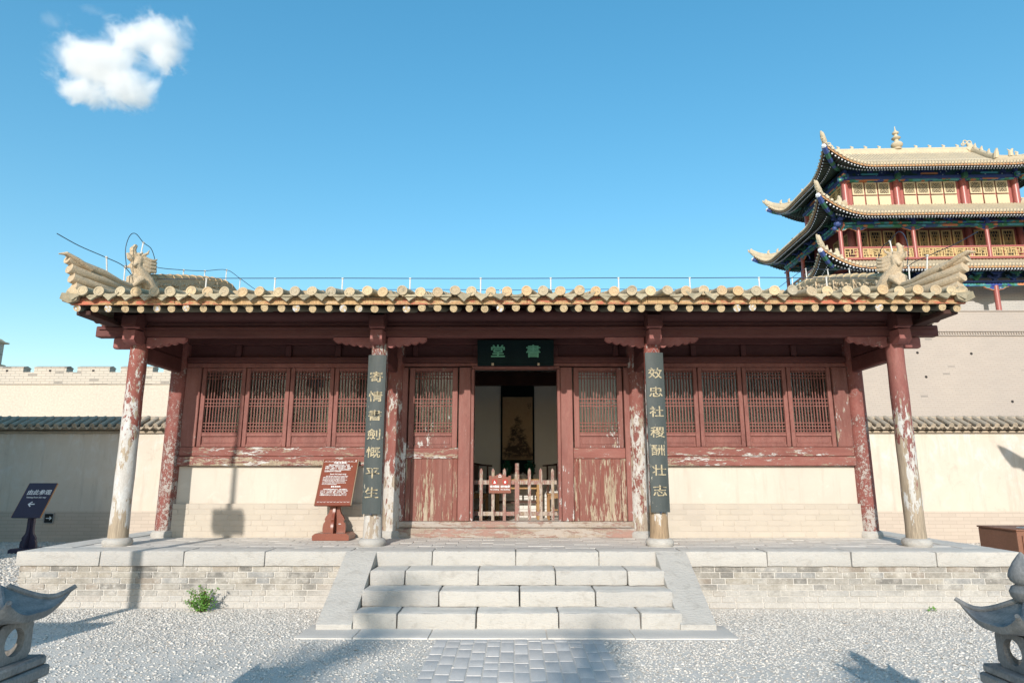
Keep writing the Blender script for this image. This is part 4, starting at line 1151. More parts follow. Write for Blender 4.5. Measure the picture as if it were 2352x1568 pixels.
def drip(seed):
    r = random.Random(seed); w = .108
    top = [(-w + 2 * w * k / 8, .034 * ((k - 4) / 4) ** 2 - .012) for k in range(9)]
    bot = [(w * .92, -.006), (w * .66, -.045), (w * .40, -.062), (w * .18 + r.uniform(-.008, .008), -.088), (r.uniform(-.012, .012), -.104 + r.uniform(-.01, .012)), (-w * .2, -.085), (-w * .44, -.062), (-w * .68, -.042), (-w * .92, -.006)]
    mb = MB().prism(top + bot, -.012, .010)
    V = []
    for k in range(9): V += [(top[k][0], .0, top[k][1]), (top[k][0], .32, top[k][1] + .066)]
    for k in range(9): V += [(top[k][0], .0, top[k][1] - .016), (top[k][0], .32, top[k][1] + .05)]
    mb.add(V, [(2 * k, 2 * k + 2, 2 * k + 3, 2 * k + 1) for k in range(8)] + [(18 + 2 * k, 18 + 2 * k + 1, 18 + 2 * k + 3, 18 + 2 * k + 2) for k in range(8)])
    return mb.mesh('drip_tile', 'tile_lip')
dms = [drip(k) for k in range(4)]
for i in range(nt_ + 1):
    x = (tp[i] if i < nt_ else tp[-1] + .227) - .1135
    if i in (17, 33, 41): continue            # lost tiles
    obj('drip_tile', dms[i % 4], roof, (x + random.uniform(-.008, .008), 8.13 + random.uniform(-.015, .015), 3.866 + random.uniform(-.008, .006)), (R(-14) + random.uniform(-.2, .14), random.uniform(-.11, .11), random.uniform(-.10, .10)))

# ---- gable ends: board edge with stepped brick, ridge, nose and dragon
for s in (-1, 1):
    x0, x1 = sorted((s * 5.70, s * 5.83))
    top = [(y, zr(y) + .02) for y in (8.12, 9.2, 10.3, 11.4, 12.3, 13.2, 14.3, 15.9)]
    low = [(y, zr(y) - .32) for y in (15.9, 14.3, 13.2, 12.3, 11.4, 10.3, 9.35)]
    stp = [(9.22, 3.70), (9.06, 3.70), (9.02, 3.735), (8.94, 3.735), (8.92, 3.76), (8.80, 3.76), (8.77, 3.785), (8.64, 3.785), (8.62, 3.74), (8.56, 3.70), (8.46, 3.70), (8.44, 3.735), (8.36, 3.735), (8.34, 3.765), (8.14, 3.765)]
    stp = [(9.30, 3.63), (9.12, 3.62), (9.08, 3.66), (8.96, 3.655), (8.90, 3.70), (8.76, 3.695), (8.72, 3.73), (8.58, 3.725), (8.55, 3.76), (8.40, 3.755), (8.36, 3.78), (8.14, 3.775)]
    MB().prism(top + low + stp, x0, x1, 'x').build('gable_board', 'clay', HALL)
    bx('gable_fillet', 'dark_timber', HALL, *sorted((s * 5.55, s * 5.738)), 8.3, 9.0, 3.63, 3.70, .01)
    for y, z in ((10.4, 4.12), (12.2, 4.6), (14.0, 4.2)):
        MB().tube([(s * 5.2, y, z - .12), (s * 5.74, y, z - .12)], .1, 12).build('purlin_end', 'dark_timber', HALL)
    # side wall
    bx('side_wall', 'plaster', HALL, *sorted((s * 5.30, s * 5.50)), 10.42, 14.95, P - .02, 3.75, .01)
    MB().prism([(10.4, 3.75), (14.95, 3.75), (14.3, zr(14.3) - .03), (12.3, zr(12.3) - .03), (10.6, zr(10.6) - .03)], *sorted((s * 5.32, s * 5.48)), 'x').build('gable_wall', 'plaster', HALL)
    # ridge over the gable
    xr = s * 5.62
    body = MB(); nY, nZ = 90, 14
    def ridge_h(y):
        h = .30 + .05 * math.sin((y - 9.4) * 1.1)
        return h
    V = []; hh = []
    for i in range(nY + 1):
        y = 9.50 + (15.2 - 9.50) * i / nY
        for j in range(nZ + 1):
            q = j / nZ
            rel = .028 * max(0, mnoise.cell_vector(Vector((y * 9, q * 4.0 + 3, s))).x - .25) + .022 * mnoise.noise(Vector((y * 22, q * 8, s * 3)))
            if q < .08 or q > .9: rel = .02
            if abs((y * 1.15) % 1 - .5) > .47: rel = .03
            V.append((xr - s * (.075 + rel), y, zr(y) + .015 + q * ridge_h(y)))
    F = [(i * (nZ + 1) + j, (i + 1) * (nZ + 1) + j, (i + 1) * (nZ + 1) + j + 1, i * (nZ + 1) + j + 1) for i in range(nY) for j in range(nZ)]
    body.add(V, F)
    yy = [9.50 + 5.70 * k / 24 for k in range(25)]
    V = []
    for y in yy: V += [(xr - s * .07, y, zr(y)), (xr + s * .07, y, zr(y)), (xr + s * .07, y, zr(y) + .01 + ridge_h(y)), (xr - s * .07, y, zr(y) + .01 + ridge_h(y))]
    body.add(V, [(4 * i + a, 4 * i + (a + 1) % 4, 4 * i + 4 + (a + 1) % 4, 4 * i + 4 + a) for i in range(24) for a in range(4)])
    ridge = body.build('gable_ridge', 'clay', HALL)
    cp = MB()
    for a, b in zip(yy[:-1], yy[1:]):
        cp.tube([(xr, a, zr(a) + ridge_h(a) + .035), (xr, b + .02, zr(b) + ridge_h(b) + .03)], [.098, .088], 9, squash=.75)
    cp.build('ridge_cap', 'tile', ridge)
    rl = MB(); rr_ = random.Random(int(s) + 3)
    y = 9.75
    while y < 13.3:                              # carved flowers and tendrils on the inner face
        for q_ in (.16, .36, .56, .76):
            zc_ = zr(y) + q_ * ridge_h(y); yo = y + rr_.uniform(-.03, .03); r0 = rr_.uniform(.016, .03)
            xf = xr - s * .082
            rl.ball((xf, yo, zc_ + rr_.uniform(-.02, .02)), (.03, r0, r0), 7, 5)
            if rr_.random() < .6: rl.tube([(xf, yo, zc_), (xf - s * .012, yo + .04, zc_ + rr_.uniform(-.05, .05)), (xf, yo + .075, zc_ + rr_.uniform(-.04, .04))], [.012, .015, .006], 5)
        y += .068
    for yq in (9.7, 10.35, 11.0, 11.65, 12.3, 12.95): rl.box(*sorted((xr - s * .07, xr - s * .112)), yq, yq + .03, zr(yq) + .02, zr(yq) + ridge_h(yq), .006)
    rl.build('ridge_relief', 'clay', ridge)
    # nose: four rolls fanning outwards to the corner of the eave
    for k in range(4):
        f = k / 3
        zt = 3.98 + .36 * f
        zb_ = 4.10 + .16 * f
        xo = xr + s * (.13 + .09 * f)
        rr = .080 if k < 3 else .07
        pts = [(xr, 9.70, zr(9.70) + .05 + .25 * f), (xr, 9.30, zb_ + .03 * f), (xr + s * .01, 8.95, zb_ - .045 + .04 * f), (xr + s * .05, 8.62, zb_ - .085 + .12 * f - .04 * (1 - f)), (xo, 8.36 - .05 * f, zt), (xo + s * .05, 8.27 - .06 * f, zt + .025)]
        MB().tube(pts, [rr * .70, rr * .78, rr * .92, rr * 1.0, rr * 1.06, rr * 1.02], 12, squash=.85).build('ridge_roll', 'clay', ridge)
    beak = MB(); beak.tube([(xr + s * .10, 8.45, 4.29), (xr + s * .19, 8.27, 4.37), (xr + s * .25, 8.15, 4.42), (xr + s * .31, 8.10, 4.40)], [.07, .075, .05, .012], 10, squash=.5)
    beak.build('ridge_beak', 'clay', ridge)
    MB().tube([(xr + s * .07, 8.50, 3.90), (xr + s * .10, 8.14, 3.885)], [.075, .08], 12).build('corner_tile', 'tile', ridge)
    MB().prism([(xr - s * .02, 3.86), (xr + s * .20, 3.88), (xr + s * .22, 3.80), (xr + s * .10, 3.74), (xr - s * .0, 3.78)], 8.10, 8.16).build('corner_drip', 'tile_lip', ridge)
    # dragon looking up
    d = MB(); bz = zr(9.4) + .21; by = 9.40; q = Vector((xr, by, bz))
    # f points out and forward (towards the eave)
    fo = Vector((s * .45, -.9, 0)).normalized(); bk = -fo
    def T_(a, h, l=0.0): return q + fo * a + Vector((0, 0, h)) + Vector((-fo.y, fo.x, 0)) * l
    d.tube([T_(-.20, -.03), T_(-.10, .10), T_(-.0, .20), T_(.07, .29), T_(.06, .37)], [.12, .125, .105, .085, .085], 12)      # chest and neck
    d.tube([T_(.10, -.04), T_(.10, .09), T_(.04, .17)], [.075, .085, .05], 10)
    d.ball(T_(.05, .40), (.085, .085, .08), 12, 8)
    d.tube([T_(.07, .40), T_(.135, .47), T_(.145, .545), T_(.11, .60)], [.062, .052, .045, .028], 10)                        # upper jaw raised
    d.ball(T_(.115, .60), (.032, .032, .026), 8, 6)
    d.tube([T_(.09, .36), T_(.19, .40), T_(.225, .46)], [.048, .038, .02], 8)                                               # lower jaw
    for k in range(5):                                                                                                       # teeth, brow
        d.tube([T_(.155 + .004 * k, .44 + .03 * k, (-1) ** k * .025), T_(.185 + .004 * k, .445 + .03 * k, (-1) ** k * .025)], [.012, .003], 5)
    for l in (-.045, .045):
        d.ball(T_(.075, .475, l), (.03, .03, .026), 8, 6)
        d.tube([T_(.03, .46, l), T_(-.04, .52, l * 1.6), T_(-.06, .58, l * 1.7)], [.028, .02, .006], 6)                     # horn
        d.tube([T_(.10, .33, l * 1.2), T_(.15, .27, l * 1.6), T_(.20, .29, l * 1.8)], [.03, .022, .006], 6)                 # beard
        for k in range(4):                                                                                                   # mane locks
            h = .44 - .055 * k
            d.tube([T_(-.0, h, l), T_(-.10, h - .02, l * 1.5), T_(-.17 - .01 * k, h + .0, l * 1.5), T_(-.215, h + .045, l * 1.3)], [.038, .034, .024, .006], 7)
        d.tube([T_(.02, .10, l * 2.2), T_(.10, .03, l * 2.6), T_(.16, -.05, l * 2.6)], [.06, .05, .03], 8)                 # foreleg
    d.tube([T_(-.16, .0), T_(-.26, .08), T_(-.29, .16)], [.06, .04, .01], 8)
    for k in range(5): d.tube([T_(-.07 - .035 * k, .30 - .065 * k), T_(-.12 - .035 * k, .33 - .065 * k)], [.026, .005], 5)
    dr_ = d.build('ridge_dragon', 'clay', ridge)
    rm = dr_.modifiers.new('blend', 'REMESH'); rm.mode = 'VOXEL'; rm.voxel_size = .0085; rm.use_smooth_shade = True
    sm = dr_.modifiers.new('soft', 'SMOOTH'); sm.iterations = 2; sm.factor = .5

# ---- walls between the rear columns
def wallbox(name, m, *a, c=.004): return bx(name, m, HALL, *a, c)
lb = MB().box(-.163, .163, -.02, .02, -.0365, .0365, .0035).mesh('brick', 'limed_brick')
sb = MB().box(-.08, .08, -.02, .02, -.0365, .0365, .0035).mesh('brick', 'limed_brick')
for s in (-1, 1):
    xa, xb = sorted((s * 2.04, s * 5.23))
    wallbox('plaster_wall', 'plaster', xa, xb, YW - .0, YW + .30, P - .02, 1.72)
    dado = MB().box(xa, xb - .0, YW - .0655, YW + .1, P - .02, 1.158).build('dado', 'mortar', HALL)
    dado.data.materials[0] = M['limed_brick']
    for cidx in range(6):
        z = P + .004 + .0812 * (cidx + .5); x = xa - random.uniform(0, .3); k = cidx
        while x < xb - .02:
            w = .334 if k % 2 == 0 else .166
            p0, p1 = max(x, xa), min(x + w, xb)
            if p1 - p0 > .04:
                obj('brick', lb if k % 2 == 0 else sb, dado, ((p0 + p1) / 2, YW - .049 + random.uniform(-.002, .002), z), scale=((p1 - p0 - .005) / (w - .008), 1, 1.02))
            x += w; k += 1
    # rails and sashes
    bx('sill_rail', 'red_rail', HALL, xa - .02 * (s > 0) - .0, xb + .0, YW - .085, YW + .16, 1.722, 1.868, .012)
    bx('sill_rail', 'red_rail', HALL, xa, xb, YW - .045, YW + .14, 1.872, 2.012, .008)
    bx('head_rail', 'red_sash', HALL, xa, xb, YW - .045, YW + .14, 3.262, 3.33, .008)
    bx('head_beam', 'beam_red', HALL, xa, xb, YW - .07, YW + .15, 3.333, 3.43, .01)
    bx('head_beam', 'beam_red', HALL, xa, xb, YW - .06, YW + .15, 3.63, 3.80, .01)
    bx('transom_board', 'beam_red', HALL, xa, xb, YW + .02, YW + .06, 3.432, 3.628, 0)
    for k in range(1, 4):
        xm = xa + (xb - xa) * k / 4; bx('transom_post', 'beam_red', HALL, xm - .045, xm + .045, YW - .04, YW + .02, 3.434, 3.626, .008)
    bx('upper_board', 'dark_timber', HALL, xa, xb, YW + .04, YW + .09, 3.802, zr(YW) - .03, 0)
    e = s * 5.0
    bx('window_post', 'red_frame', HALL, *sorted((s * 4.99, s * 5.23)), YW - .05, YW + .14, 2.014, 3.26, .008)
    bx('window_post', 'red_frame', HALL, *sorted((s * 2.04, s * 2.17)), YW - .05, YW + .14, 2.014, 3.26, .008)

def lattice(mb, x0, x1, z0, z1, y, nv):
    w = .0145; th = .022
    for i in range(nv):
        x = x0 + (x1 - x0) * (i + 1) / (nv + 1)
        mb.box(x - w / 2, x + w / 2, y, y + th, z0, z1, .003)
    for z in (z0 + .045, z0 + .098, z0 + .15, z0 + .415, z0 + .465, z0 + .525, z1 - .115, z1 - .062, z1 - .018):
        mb.box(x0, x1, y + .004, y + th + .003, z - w / 2, z + w / 2, .003)
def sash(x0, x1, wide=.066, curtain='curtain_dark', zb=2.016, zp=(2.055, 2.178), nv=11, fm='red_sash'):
    y = YW - .03; f = MB(); zt = 3.258
    f.box(x0, x0 + wide, y, y + .06, zb, zt, .006); f.box(x1 - wide, x1, y, y + .06, zb, zt, .006)
    f.box(x0 + wide, x1 - wide, y + .001, y + .06, zt - .055, zt, .006); f.box(x0 + wide, x1 - wide, y + .001, y + .06, zp[1], 2.232, .006); f.box(x0 + wide, x1 - wide, y + .001, y + .06, zb, zp[0], .006)
    f.box(x0 + wide - .012, x1 - wide + .012, y - .008, y + .02, 2.222, 2.240, .005)
    o = f.build('window_sash', fm, HALL)
    l = MB(); lattice(l, x0 + wide, x1 - wide, 2.234, 3.203, y + .018, nv)
    l.build('lattice', fm, o)
    MB().box(x0 + wide - .01, x1 - wide + .01, y + .046, y + .050, 2.225, 3.21).build('pane', 'pane', o)
    p = MB(); p.box(x0 + wide + .003, x1 - wide - .003, y + .028, y + .05, zp[0] - .01, zp[1] + .01, 0); p.box(x0 + wide + .028, x1 - wide - .028, y + .020, y + .03, zp[0] + .022, zp[1] - .022, .006)
    p.build('panel', fm, o)
    c = MB(); n = 44; V = []
    for i in range(n + 1):
        x = x0 + (x1 - x0) * i / n; yy_ = y + .24 + .020 * math.sin(i * .95 + x * 3) + .008 * math.sin(i * 2.3)
        V += [(x, yy_, 2.1), (x, yy_, 3.26)]
    c.add(V, [(2 * i, 2 * i + 2, 2 * i + 3, 2 * i + 1) for i in range(n)])
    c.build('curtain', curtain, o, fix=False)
    return o
for s in (-1, 1):
    for k in range(4):
        xa, xb = sorted((s * (4.985 - .703 * k), s * (4.985 - .703 * (k + 1))))
        sash(xa + .006, xb - .006)
# centre bay
for s in (-1, 1):
    xa, xb = sorted((s * .895, s * 1.70))
    sash(xa + .02, xb - .02, .085, 'curtain', 2.0, (2.03, 2.178), 12, 'red_frame')
    bx('mid_rail', 'red_rail', HALL, xa, xb, YW - .04, YW + .06, 1.835, 1.998, .008)
    bx('lower_frame', 'red_panel', HALL, *sorted((s * .897, s * .97)), YW - .035, YW + .05, .90, 1.832, .006)
    bx('lower_frame', 'red_panel', HALL, *sorted((s * 1.62, s * 1.698)), YW - .035, YW + .05, .90, 1.832, .006)
    pb = [.972, 1.13, 1.30, 1.46, 1.618]
    for a, b in zip(pb[:-1], pb[1:]):
        bx('lower_plank', 'red_panel', HALL, *sorted((s * (a + .0008), s * (b - .0008))), YW - .018 + random.uniform(-.001, .001), YW + .03, .90, 1.832, .0015)
    bx('corner_post', 'red_post', HALL, *sorted((s * 1.702, s * 1.86)), YW - .05, YW + .12, .90, 3.26, .008)
    bx('door_post', 'red_frame', HALL, *sorted((s * .705, s * .892)), YW - .07, YW + .13, .90, 3.26, .01)
    bx('door_jamb', 'red_post', HALL, *sorted((s * .655, s * .703)), YW - .045, YW + .16, .90, 3.235, .006)
bx('threshold', 'red_sill', HALL, -1.86, 1.86, YW - .09, YW + .18, P - .01, .80, .012)
bx('threshold', 'red_sill', HALL, -1.86, 1.86, YW - .05, YW + .15, .803, .897, .01)
bx('door_head', 'red_frame', HALL, -.70, .70, YW - .06, YW + .14, 3.24, 3.275, .006)
bx('head_rail', 'red_sash', HALL, -1.86, 1.86, YW - .045, YW + .14, 3.277, 3.33, .008)
bx('head_beam', 'beam_red', HALL, -1.86, 1.86, YW - .07, YW + .15, 3.333, 3.43, .01)
bx('head_beam', 'beam_red', HALL, -1.86, 1.86, YW - .06, YW + .15, 3.63, 3.80, .01)
bx('transom_board', 'beam_red', HALL, -1.86, 1.86, YW + .02, YW + .06, 3.432, 3.628, 0)
for x in (-1.6, -.64, .64, 1.6): bx('transom_post', 'beam_red', HALL, x - .04, x + .04, YW - .04, YW + .02, 3.434, 3.626, .008)
bx('upper_board', 'dark_timber', HALL, -2.05, 2.05, YW + .04, YW + .09, 3.802, zr(YW) - .03, 0)
# inside
bx('inner_floor', 'paver', HALL, -5.3, 5.3, YW + .2, 14.4, P, .70, 0)
bx('rear_wall', 'inner_plaster', HALL, -5.3, 5.3, 14.40, 14.95, P - .02, 4.3, 0)
bx('inner_beam', 'dark_timber', HALL, -5.3, 5.3, 14.2, 14.398, 3.50, 3.78, .01)
bx('inner_beam', 'dark_timber', HALL, -5.3, 5.3, 12.2, 12.45, 3.72, 3.98, .01)
inn = MB().box(-5.2, 5.2, 14.362, 14.398, .70, 1.30).build('inner_dado', 'inner_brick', HALL)
ibm = MB().box(-.163, .163, -.012, .012, -.039, .039, .003).mesh('brick', 'inner_brick')
for cidx in range(7):
    for k in range(-5, 6):
        x = k * .336 + (.168 if cidx % 2 else 0); obj('brick', ibm, inn, (x, 14.356, .742 + cidx * .083))
# ================================================================== boards with writing
def couplet(x, z0, z1, body, zs, label):
    t_ = empty('couplet_board', (x, 8.97, z0), label, 'board', 'verse boards on the middle columns')
    w, n = .124, 8; V = []
    for i in range(n + 1):
        u = -w + 2 * w * i / n; y = 8.962 + .022 * (u / w) ** 2
        V += [(x + u, y, z0), (x + u, y, z1), (x + u, y + .024, z0), (x + u, y + .024, z1)]
    F = []
    for i in range(n):
        a, b = 4 * i, 4 * i + 4
        F += [(a, b, b + 1, a + 1), (a + 2, a + 3, b + 3, b + 2), (a + 1, b + 1, b + 3, a + 3), (a, a + 2, b + 2, b)]
    F += [(0, 1, 3, 2), (4 * n, 4 * n + 2, 4 * n + 3, 4 * n + 1)]
    mb = MB(); mb.add(V, F); mb.build('panel', 'board_slate', t_)
    for ch, z in zip(body, zs):
        me = text_mesh('character', ch, .178, 'gilt', 1.12, .86, .0020, .003)
        for v in me.vertices:                      # follow the bow of the board
            v.co.y += .022 * (v.co.x / w) ** 2
        obj('character', me, t_, (x, 8.9595, z))
    MB().tube([(x - .05, 8.985, z1 - .02), (x, 8.975, z1 + .06), (x + .05, 8.985, z1 - .02)], .004, 5).build('hanging_wire', 'steel', t_)
    bx('bottom_clip', 'cable', t_, x - .012, x + .012, 8.955, 9.0, z0 - .012, z0 + .01, .002)
couplet(-1.92, 1.08, 3.22, '寄情書劍慨平生', (2.901, 2.63, 2.374, 2.115, 1.876, 1.606, 1.345), 'long dark verse board ending in 平生, on the column left of the door')
couplet(1.92, 1.105, 3.25, '效忠社稷酬壮志', (2.949, 2.69, 2.421, 2.144, 1.905, 1.64, 1.373), 'long dark verse board beginning with 效忠, on the column right of the door')

pq = empty('name_plaque', (0, 10.2, 3.29), 'black plaque with two jade green characters above the doorway', 'plaque')
Mt = Matrix.Translation((0, 10.235, 3.285)) @ Matrix.Rotation(R(13), 4, 'X')
b = MB().box(-.585, .585, -.02, .02, 0, .385, .006); b.xform(Mt).build('panel', 'plaque_black', pq)
b = MB()
for (xa, xb, za, zb) in ((-.60, .60, -.012, .012), (-.60, .60, .373, .397), (-.60, -.575, .012, .373), (.575, .60, .012, .373)): b.box(xa, xb, -.028, .022, za, zb, .004)
b.xform(Mt).build('frame', 'plaque_black', pq)
for ch, x in (('堂', -.278), ('書', .278)):
    o = obj('character', text_mesh('character', ch, .225, 'jade_paint', 1.08, .92, .004, .004), pq)
    o.matrix_parent_inverse = WM(pq).inverted(); o.matrix_basis = Mt @ Matrix.Translation((x, -.026, .205))
for x in (-.36, .36): bx('peg', 'clay', pq, x - .018, x + .018, 10.17, 10.23, 3.27, 3.31, .004)

def wrap(s, n):
    return '\n'.join(s[i:i + n] for i in range(0, len(s), n))
def sign_stand(x, y, z, w, lean, bz0, blen, label, face, edge, group=None, name='sign_stand'):
    """desk-like sign: plinth, crossed profiled boards, leaning panel (bottom edge at height bz0)"""
    t_ = empty(name, (x, y, z), label, 'sign', group)
    MB().prism([(-.265, 0), (.265, 0), (.265, .065), (.225, .095), (-.225, .095), (-.265, .065)], -.20, .20).xform(Matrix.Translation((x, y, z))).build('plinth', face, t_)
    h = bz0 + .10; o = .165
    half = [(.165, .096), (.168, .16), (.160, .22), (.135, .255), (.145, .285), (.125, .325), (.095, .36), (.078, .40), (.070, .46), (.066, h)]
    poly = half + [(-a, c) for a, c in half[::-1]]
    for side in (-1, 1):
        pl = [(a, c) for a, c in half] + [(.022, h), (.022, .096)]
        MB().prism([(side * a, c) for a, c in pl], -.028, .028).xform(Matrix.Translation((x, y, z))).build('foot_board', face, t_)
    MB().prism([(a * .9, c) for a, c in poly], -.019, .019, 'x').xform(Matrix.Translation((x, y, z))).build('foot_board', face, t_)
    bx('collar', face, t_, x - .085, x + .085, y - .06, y + .06, z + bz0 - .03, z + bz0 + .02, .008)
    Mb = Matrix.Translation((x, y - math.sin(lean) * blen * .5, z + bz0)) @ Matrix.Rotation(-lean, 4, 'X')
    pb = MB().box(-w / 2, w / 2, 0, .036, 0, blen, .004); pb.xform(Mb); panel = pb.build('panel', face, t_)
    for s in (-1, 1):
        eb = MB().box(*sorted((s * (w / 2 + .0012), s * (w / 2 + .008))), .003, .034, .004, blen - .004, .002); eb.xform(Mb).build('edge_strip', edge, t_)
    return t_, Mb
def put(t_, Mb, me, x, z, name='lettering', d=-.0035):
    o = obj(name, me, t_); o.matrix_basis = Mb @ Matrix.Translation((x, d, z)); return o
t_, Mb = sign_stand(-2.665, 9.99, P, .525, R(29), .49, .765, 'brown information sign with white trilingual text, beside the left verse board', 'sign_brown', 'sign_edge', name='information_sign')
put(t_, Mb, text_mesh('lettering', '书堂(东厢房)', .036, 'white_ink', 1, 1, .0008, .001), 0, .695)
zh = '　　书堂(东厢房)面积37平方米，为文官日常办公场所。书堂内设文房四宝、桌椅、书架等物。人物共4个，其中文官1人，中国商人1人，波斯商人2人。在这里由文职官员为过往嘉峪关的行人签发关照。'
put(t_, Mb, text_mesh('lettering', wrap(zh, 20), .0205, 'white_ink', 1, 1.05, .0004, .001, 'LEFT', 1.25), -.215, .605)
put(t_, Mb, text_mesh('lettering', 'Book Hall (east wing)', .028, 'white_ink', 1, 1, .0005, .001), 0, .505)
en = '        Book Hall (east wing) area of 37 square meters,\noffice space for the civil service daily. Equipped with\nfour treasures of the book together, table cane\nbookshelves and other items. Figure 4, of which civil\n1, 1 Chinese businessman, merchants of Persia 2.\nHere by the civilian officials in the past the issue of\ncare of the pedestrian Jiayuguan.'
put(t_, Mb, text_mesh('lettering', en, .0195, 'white_ink', .88, 1.05, .0004, .001, 'LEFT', 1.08), -.215, .405)
put(t_, Mb, text_mesh('lettering', '書斎(東廂房)', .026, 'white_ink', 1, 1, .0005, .001), 0, .296)
ja = '　　文武官府書斎は面積37平米、文官の事務所でもあった。中に文房具、碁盤、本棚などの物が置かれている。人物が4体、展示、1体の文官、1体の中国商人と2体のペルシア商人がいる。文官がここで嘉峪関を往来する人々に通行証を発給していた。'
put(t_, Mb, text_mesh('lettering', wrap(ja, 23), .0178, 'white_ink', 1, 1.05, .0003, .001, 'LEFT', 1.25), -.215, .205)
for zz in (.728, .052):
    b = MB()
    for i in range(10):
        xx = -.22 + i * .049
        if zz > .5 and i > 8: continue
        b.box(xx - .011, xx + .011, -.001, .001, -.006, -.003); b.box(xx - .011, xx - .008, -.001, .001, -.0028, .006); b.box(xx + .008, xx + .011, -.001, .001, -.0028, .006); b.box(xx + .022, xx + .027, -.001, .001, .0, .005)
    put(t_, Mb, b.mesh('border_pattern', 'white_ink'), 0, zz, 'border_pattern')
b = MB().box(-.25, .25, -.001, .001, -.001, .001); put(t_, Mb, b.mesh('rule_line', 'white_ink'), 0, .722 - .012, 'rule_line')
put(t_, Mb, MB().prism([(-.014, -.008), (.012, -.008), (.016, .006), (.004, .003), (.0, .010), (-.006, .002)], -.001, .001).mesh('emblem', 'white_ink'), .232, .735, 'emblem')
bx('label_tag', 'white_ink', t_, -2.60, -2.565, 9.958, 9.9615, P + .215, P + .222, 0)

t_, Mb = sign_stand(-10.16, 14.2, 0, .60, R(30), .72, .80, 'dark direction sign with white arrow pointing left, standing in shade at far left', 'sign_navy', 'sign_edge_orange', name='direction_sign')
put(t_, Mb, text_mesh('lettering', '由此参观', .128, 'white_ink', 1, 1, .002, .001), .02, .565)
put(t_, Mb, text_mesh('lettering', 'Visiting from this way', .048, 'white_ink', 1, 1, .0006, .001), .01, .455)
ar = MB()
ar.box(-.06, .07, -.001, .001, -.012, .012); ar.prism([(-.075, 0), (-.01, .062), (.012, .048), (-.045, 0), (.012, -.048), (-.01, -.062)], -.0016, .0004)
put(t_, Mb, ar.mesh('arrow', 'white_ink'), -.02, .30, 'arrow')
ws = empty('wall_sign', (-11.24, 16.28, .45), 'small black wall sign with white right arrow behind the direction sign', 'sign')
bx('panel', 'black_paint', ws, -11.34, -11.14, 16.272, 16.295, .46, .66, .003)
b = MB(); b.box(-11.355, -11.125, 16.266, 16.290, .445, .458); b.box(-11.355, -11.125, 16.266, 16.290, .662, .675); b.box(-11.355, -11.342, 16.266, 16.29, .4585, .6615); b.box(-11.138, -11.125, 16.266, 16.29, .4585, .6615); b.build('frame', 'steel', ws)
b = MB(); b.box(-11.31, -11.18, 16.268, 16.271, .552, .568); b.prism([(-11.165, .56), (-11.215, .605), (-11.23, .59), (-11.195, .56), (-11.23, .53), (-11.215, .515)], 16.2665, 16.2705); b.build('arrow', 'white_ink', ws)

# ================================================================== gate in the doorway
gt = empty('picket_gate', (0, 10.72, .70), 'low weathered red picket gate across the open doorway', 'gate')
yg = 10.70
bx('post', 'picket', gt, -.016, .058, yg - .03, yg + .04, .70, 1.60, .006)
MB().lathe([(.034, 1.602), (.034, 1.64), (.029, 1.645), (.034, 1.652), (.034, 1.70), (.030, 1.704), (.034, 1.71), (.034, 1.765), (.02, 1.772)], 14, (.021, yg + .005, 0)).build('post_cap', 'picket', gt)
for (xa, xb) in ((-.665, -.018), (.06, .655)):
    bx('rail', 'picket', gt, xa, xb, yg - .005, yg + .03, 1.437, 1.505, .004); bx('rail', 'picket', gt, xa, xb, yg - .005, yg + .03, .955, 1.02, .004)
for x in (-.55, -.362, -.181, .216, .397, .585):
    w = .024
    MB().prism([(x - w, .72), (x + w, .72), (x + w, 1.64), (x + w * .9, 1.66), (x, 1.695), (x - w * .9, 1.66), (x - w, 1.64)], yg - .03, yg - .006).build('picket', 'picket', gt)
wn = empty('warning_sign', (-.25, 10.65, 1.3), 'small brown notice reading No climbing No touching on the picket gate', 'sign')
xa, xb, zb, zt = -.425, -.077, 1.305, 1.60
cre = [(xa, zb)]
for i in range(9):
    u0 = xa + (xb - xa) * i / 9; u1 = xa + (xb - xa) * (i + 1) / 9; hgt = zt - (.02 if i % 2 else 0) + (.035 if i in (3, 4, 5) else 0) - .025
    cre += [(u0, hgt), (u1, hgt)]
cre += [(xb, zb)]
MB().prism(cre, yg - .058, yg - .034).build('panel', 'sign_brown', wn)
for x, s1, s2 in ((-.335, '请勿翻越', 'No climbing'), (-.168, '请勿触摸', 'No touching')):
    obj('lettering', text_mesh('lettering', s1, .037, 'white_ink', 1, 1, .001, .001), wn, (x, yg - .0615, 1.405))
    obj('lettering', text_mesh('lettering', s2, .029, 'white_ink', .95, 1, .0006, .001), wn, (x, yg - .0615, 1.362))
    r = MB(); r.tube([(x + .036 * math.cos(k * .3927), yg - .061, 1.478 + .036 * math.sin(k * .3927)) for k in range(17)], .0055, 6, cap=False); r.build('ring', 'red_ink', wn)
    MB().lathe([(0, 0), (.031, 0), (.031, .001), (0, .001)], 20, cap=False).xform(Matrix.Translation((x, yg - .0595, 1.478)) @ Matrix.Rotation(R(90), 4, 'X')).build('disc', 'white_ink' if False else 'sign_brown', wn)
h = MB(); h.prism([(-.349, 1.456), (-.318, 1.456), (-.312, 1.468), (-.326, 1.474), (-.328, 1.488), (-.337, 1.498), (-.345, 1.486), (-.340, 1.472), (-.356, 1.464)], yg - .0625, yg - .0608); h.build('figure', 'white_ink', wn)
h = MB(); h.prism([(-.180, 1.457), (-.158, 1.457), (-.154, 1.478), (-.158, 1.496), (-.163, 1.482), (-.166, 1.5), (-.170, 1.484), (-.175, 1.5), (-.178, 1.482), (-.184, 1.488)], yg - .0625, yg - .0608); h.build('hand', 'white_ink', wn)
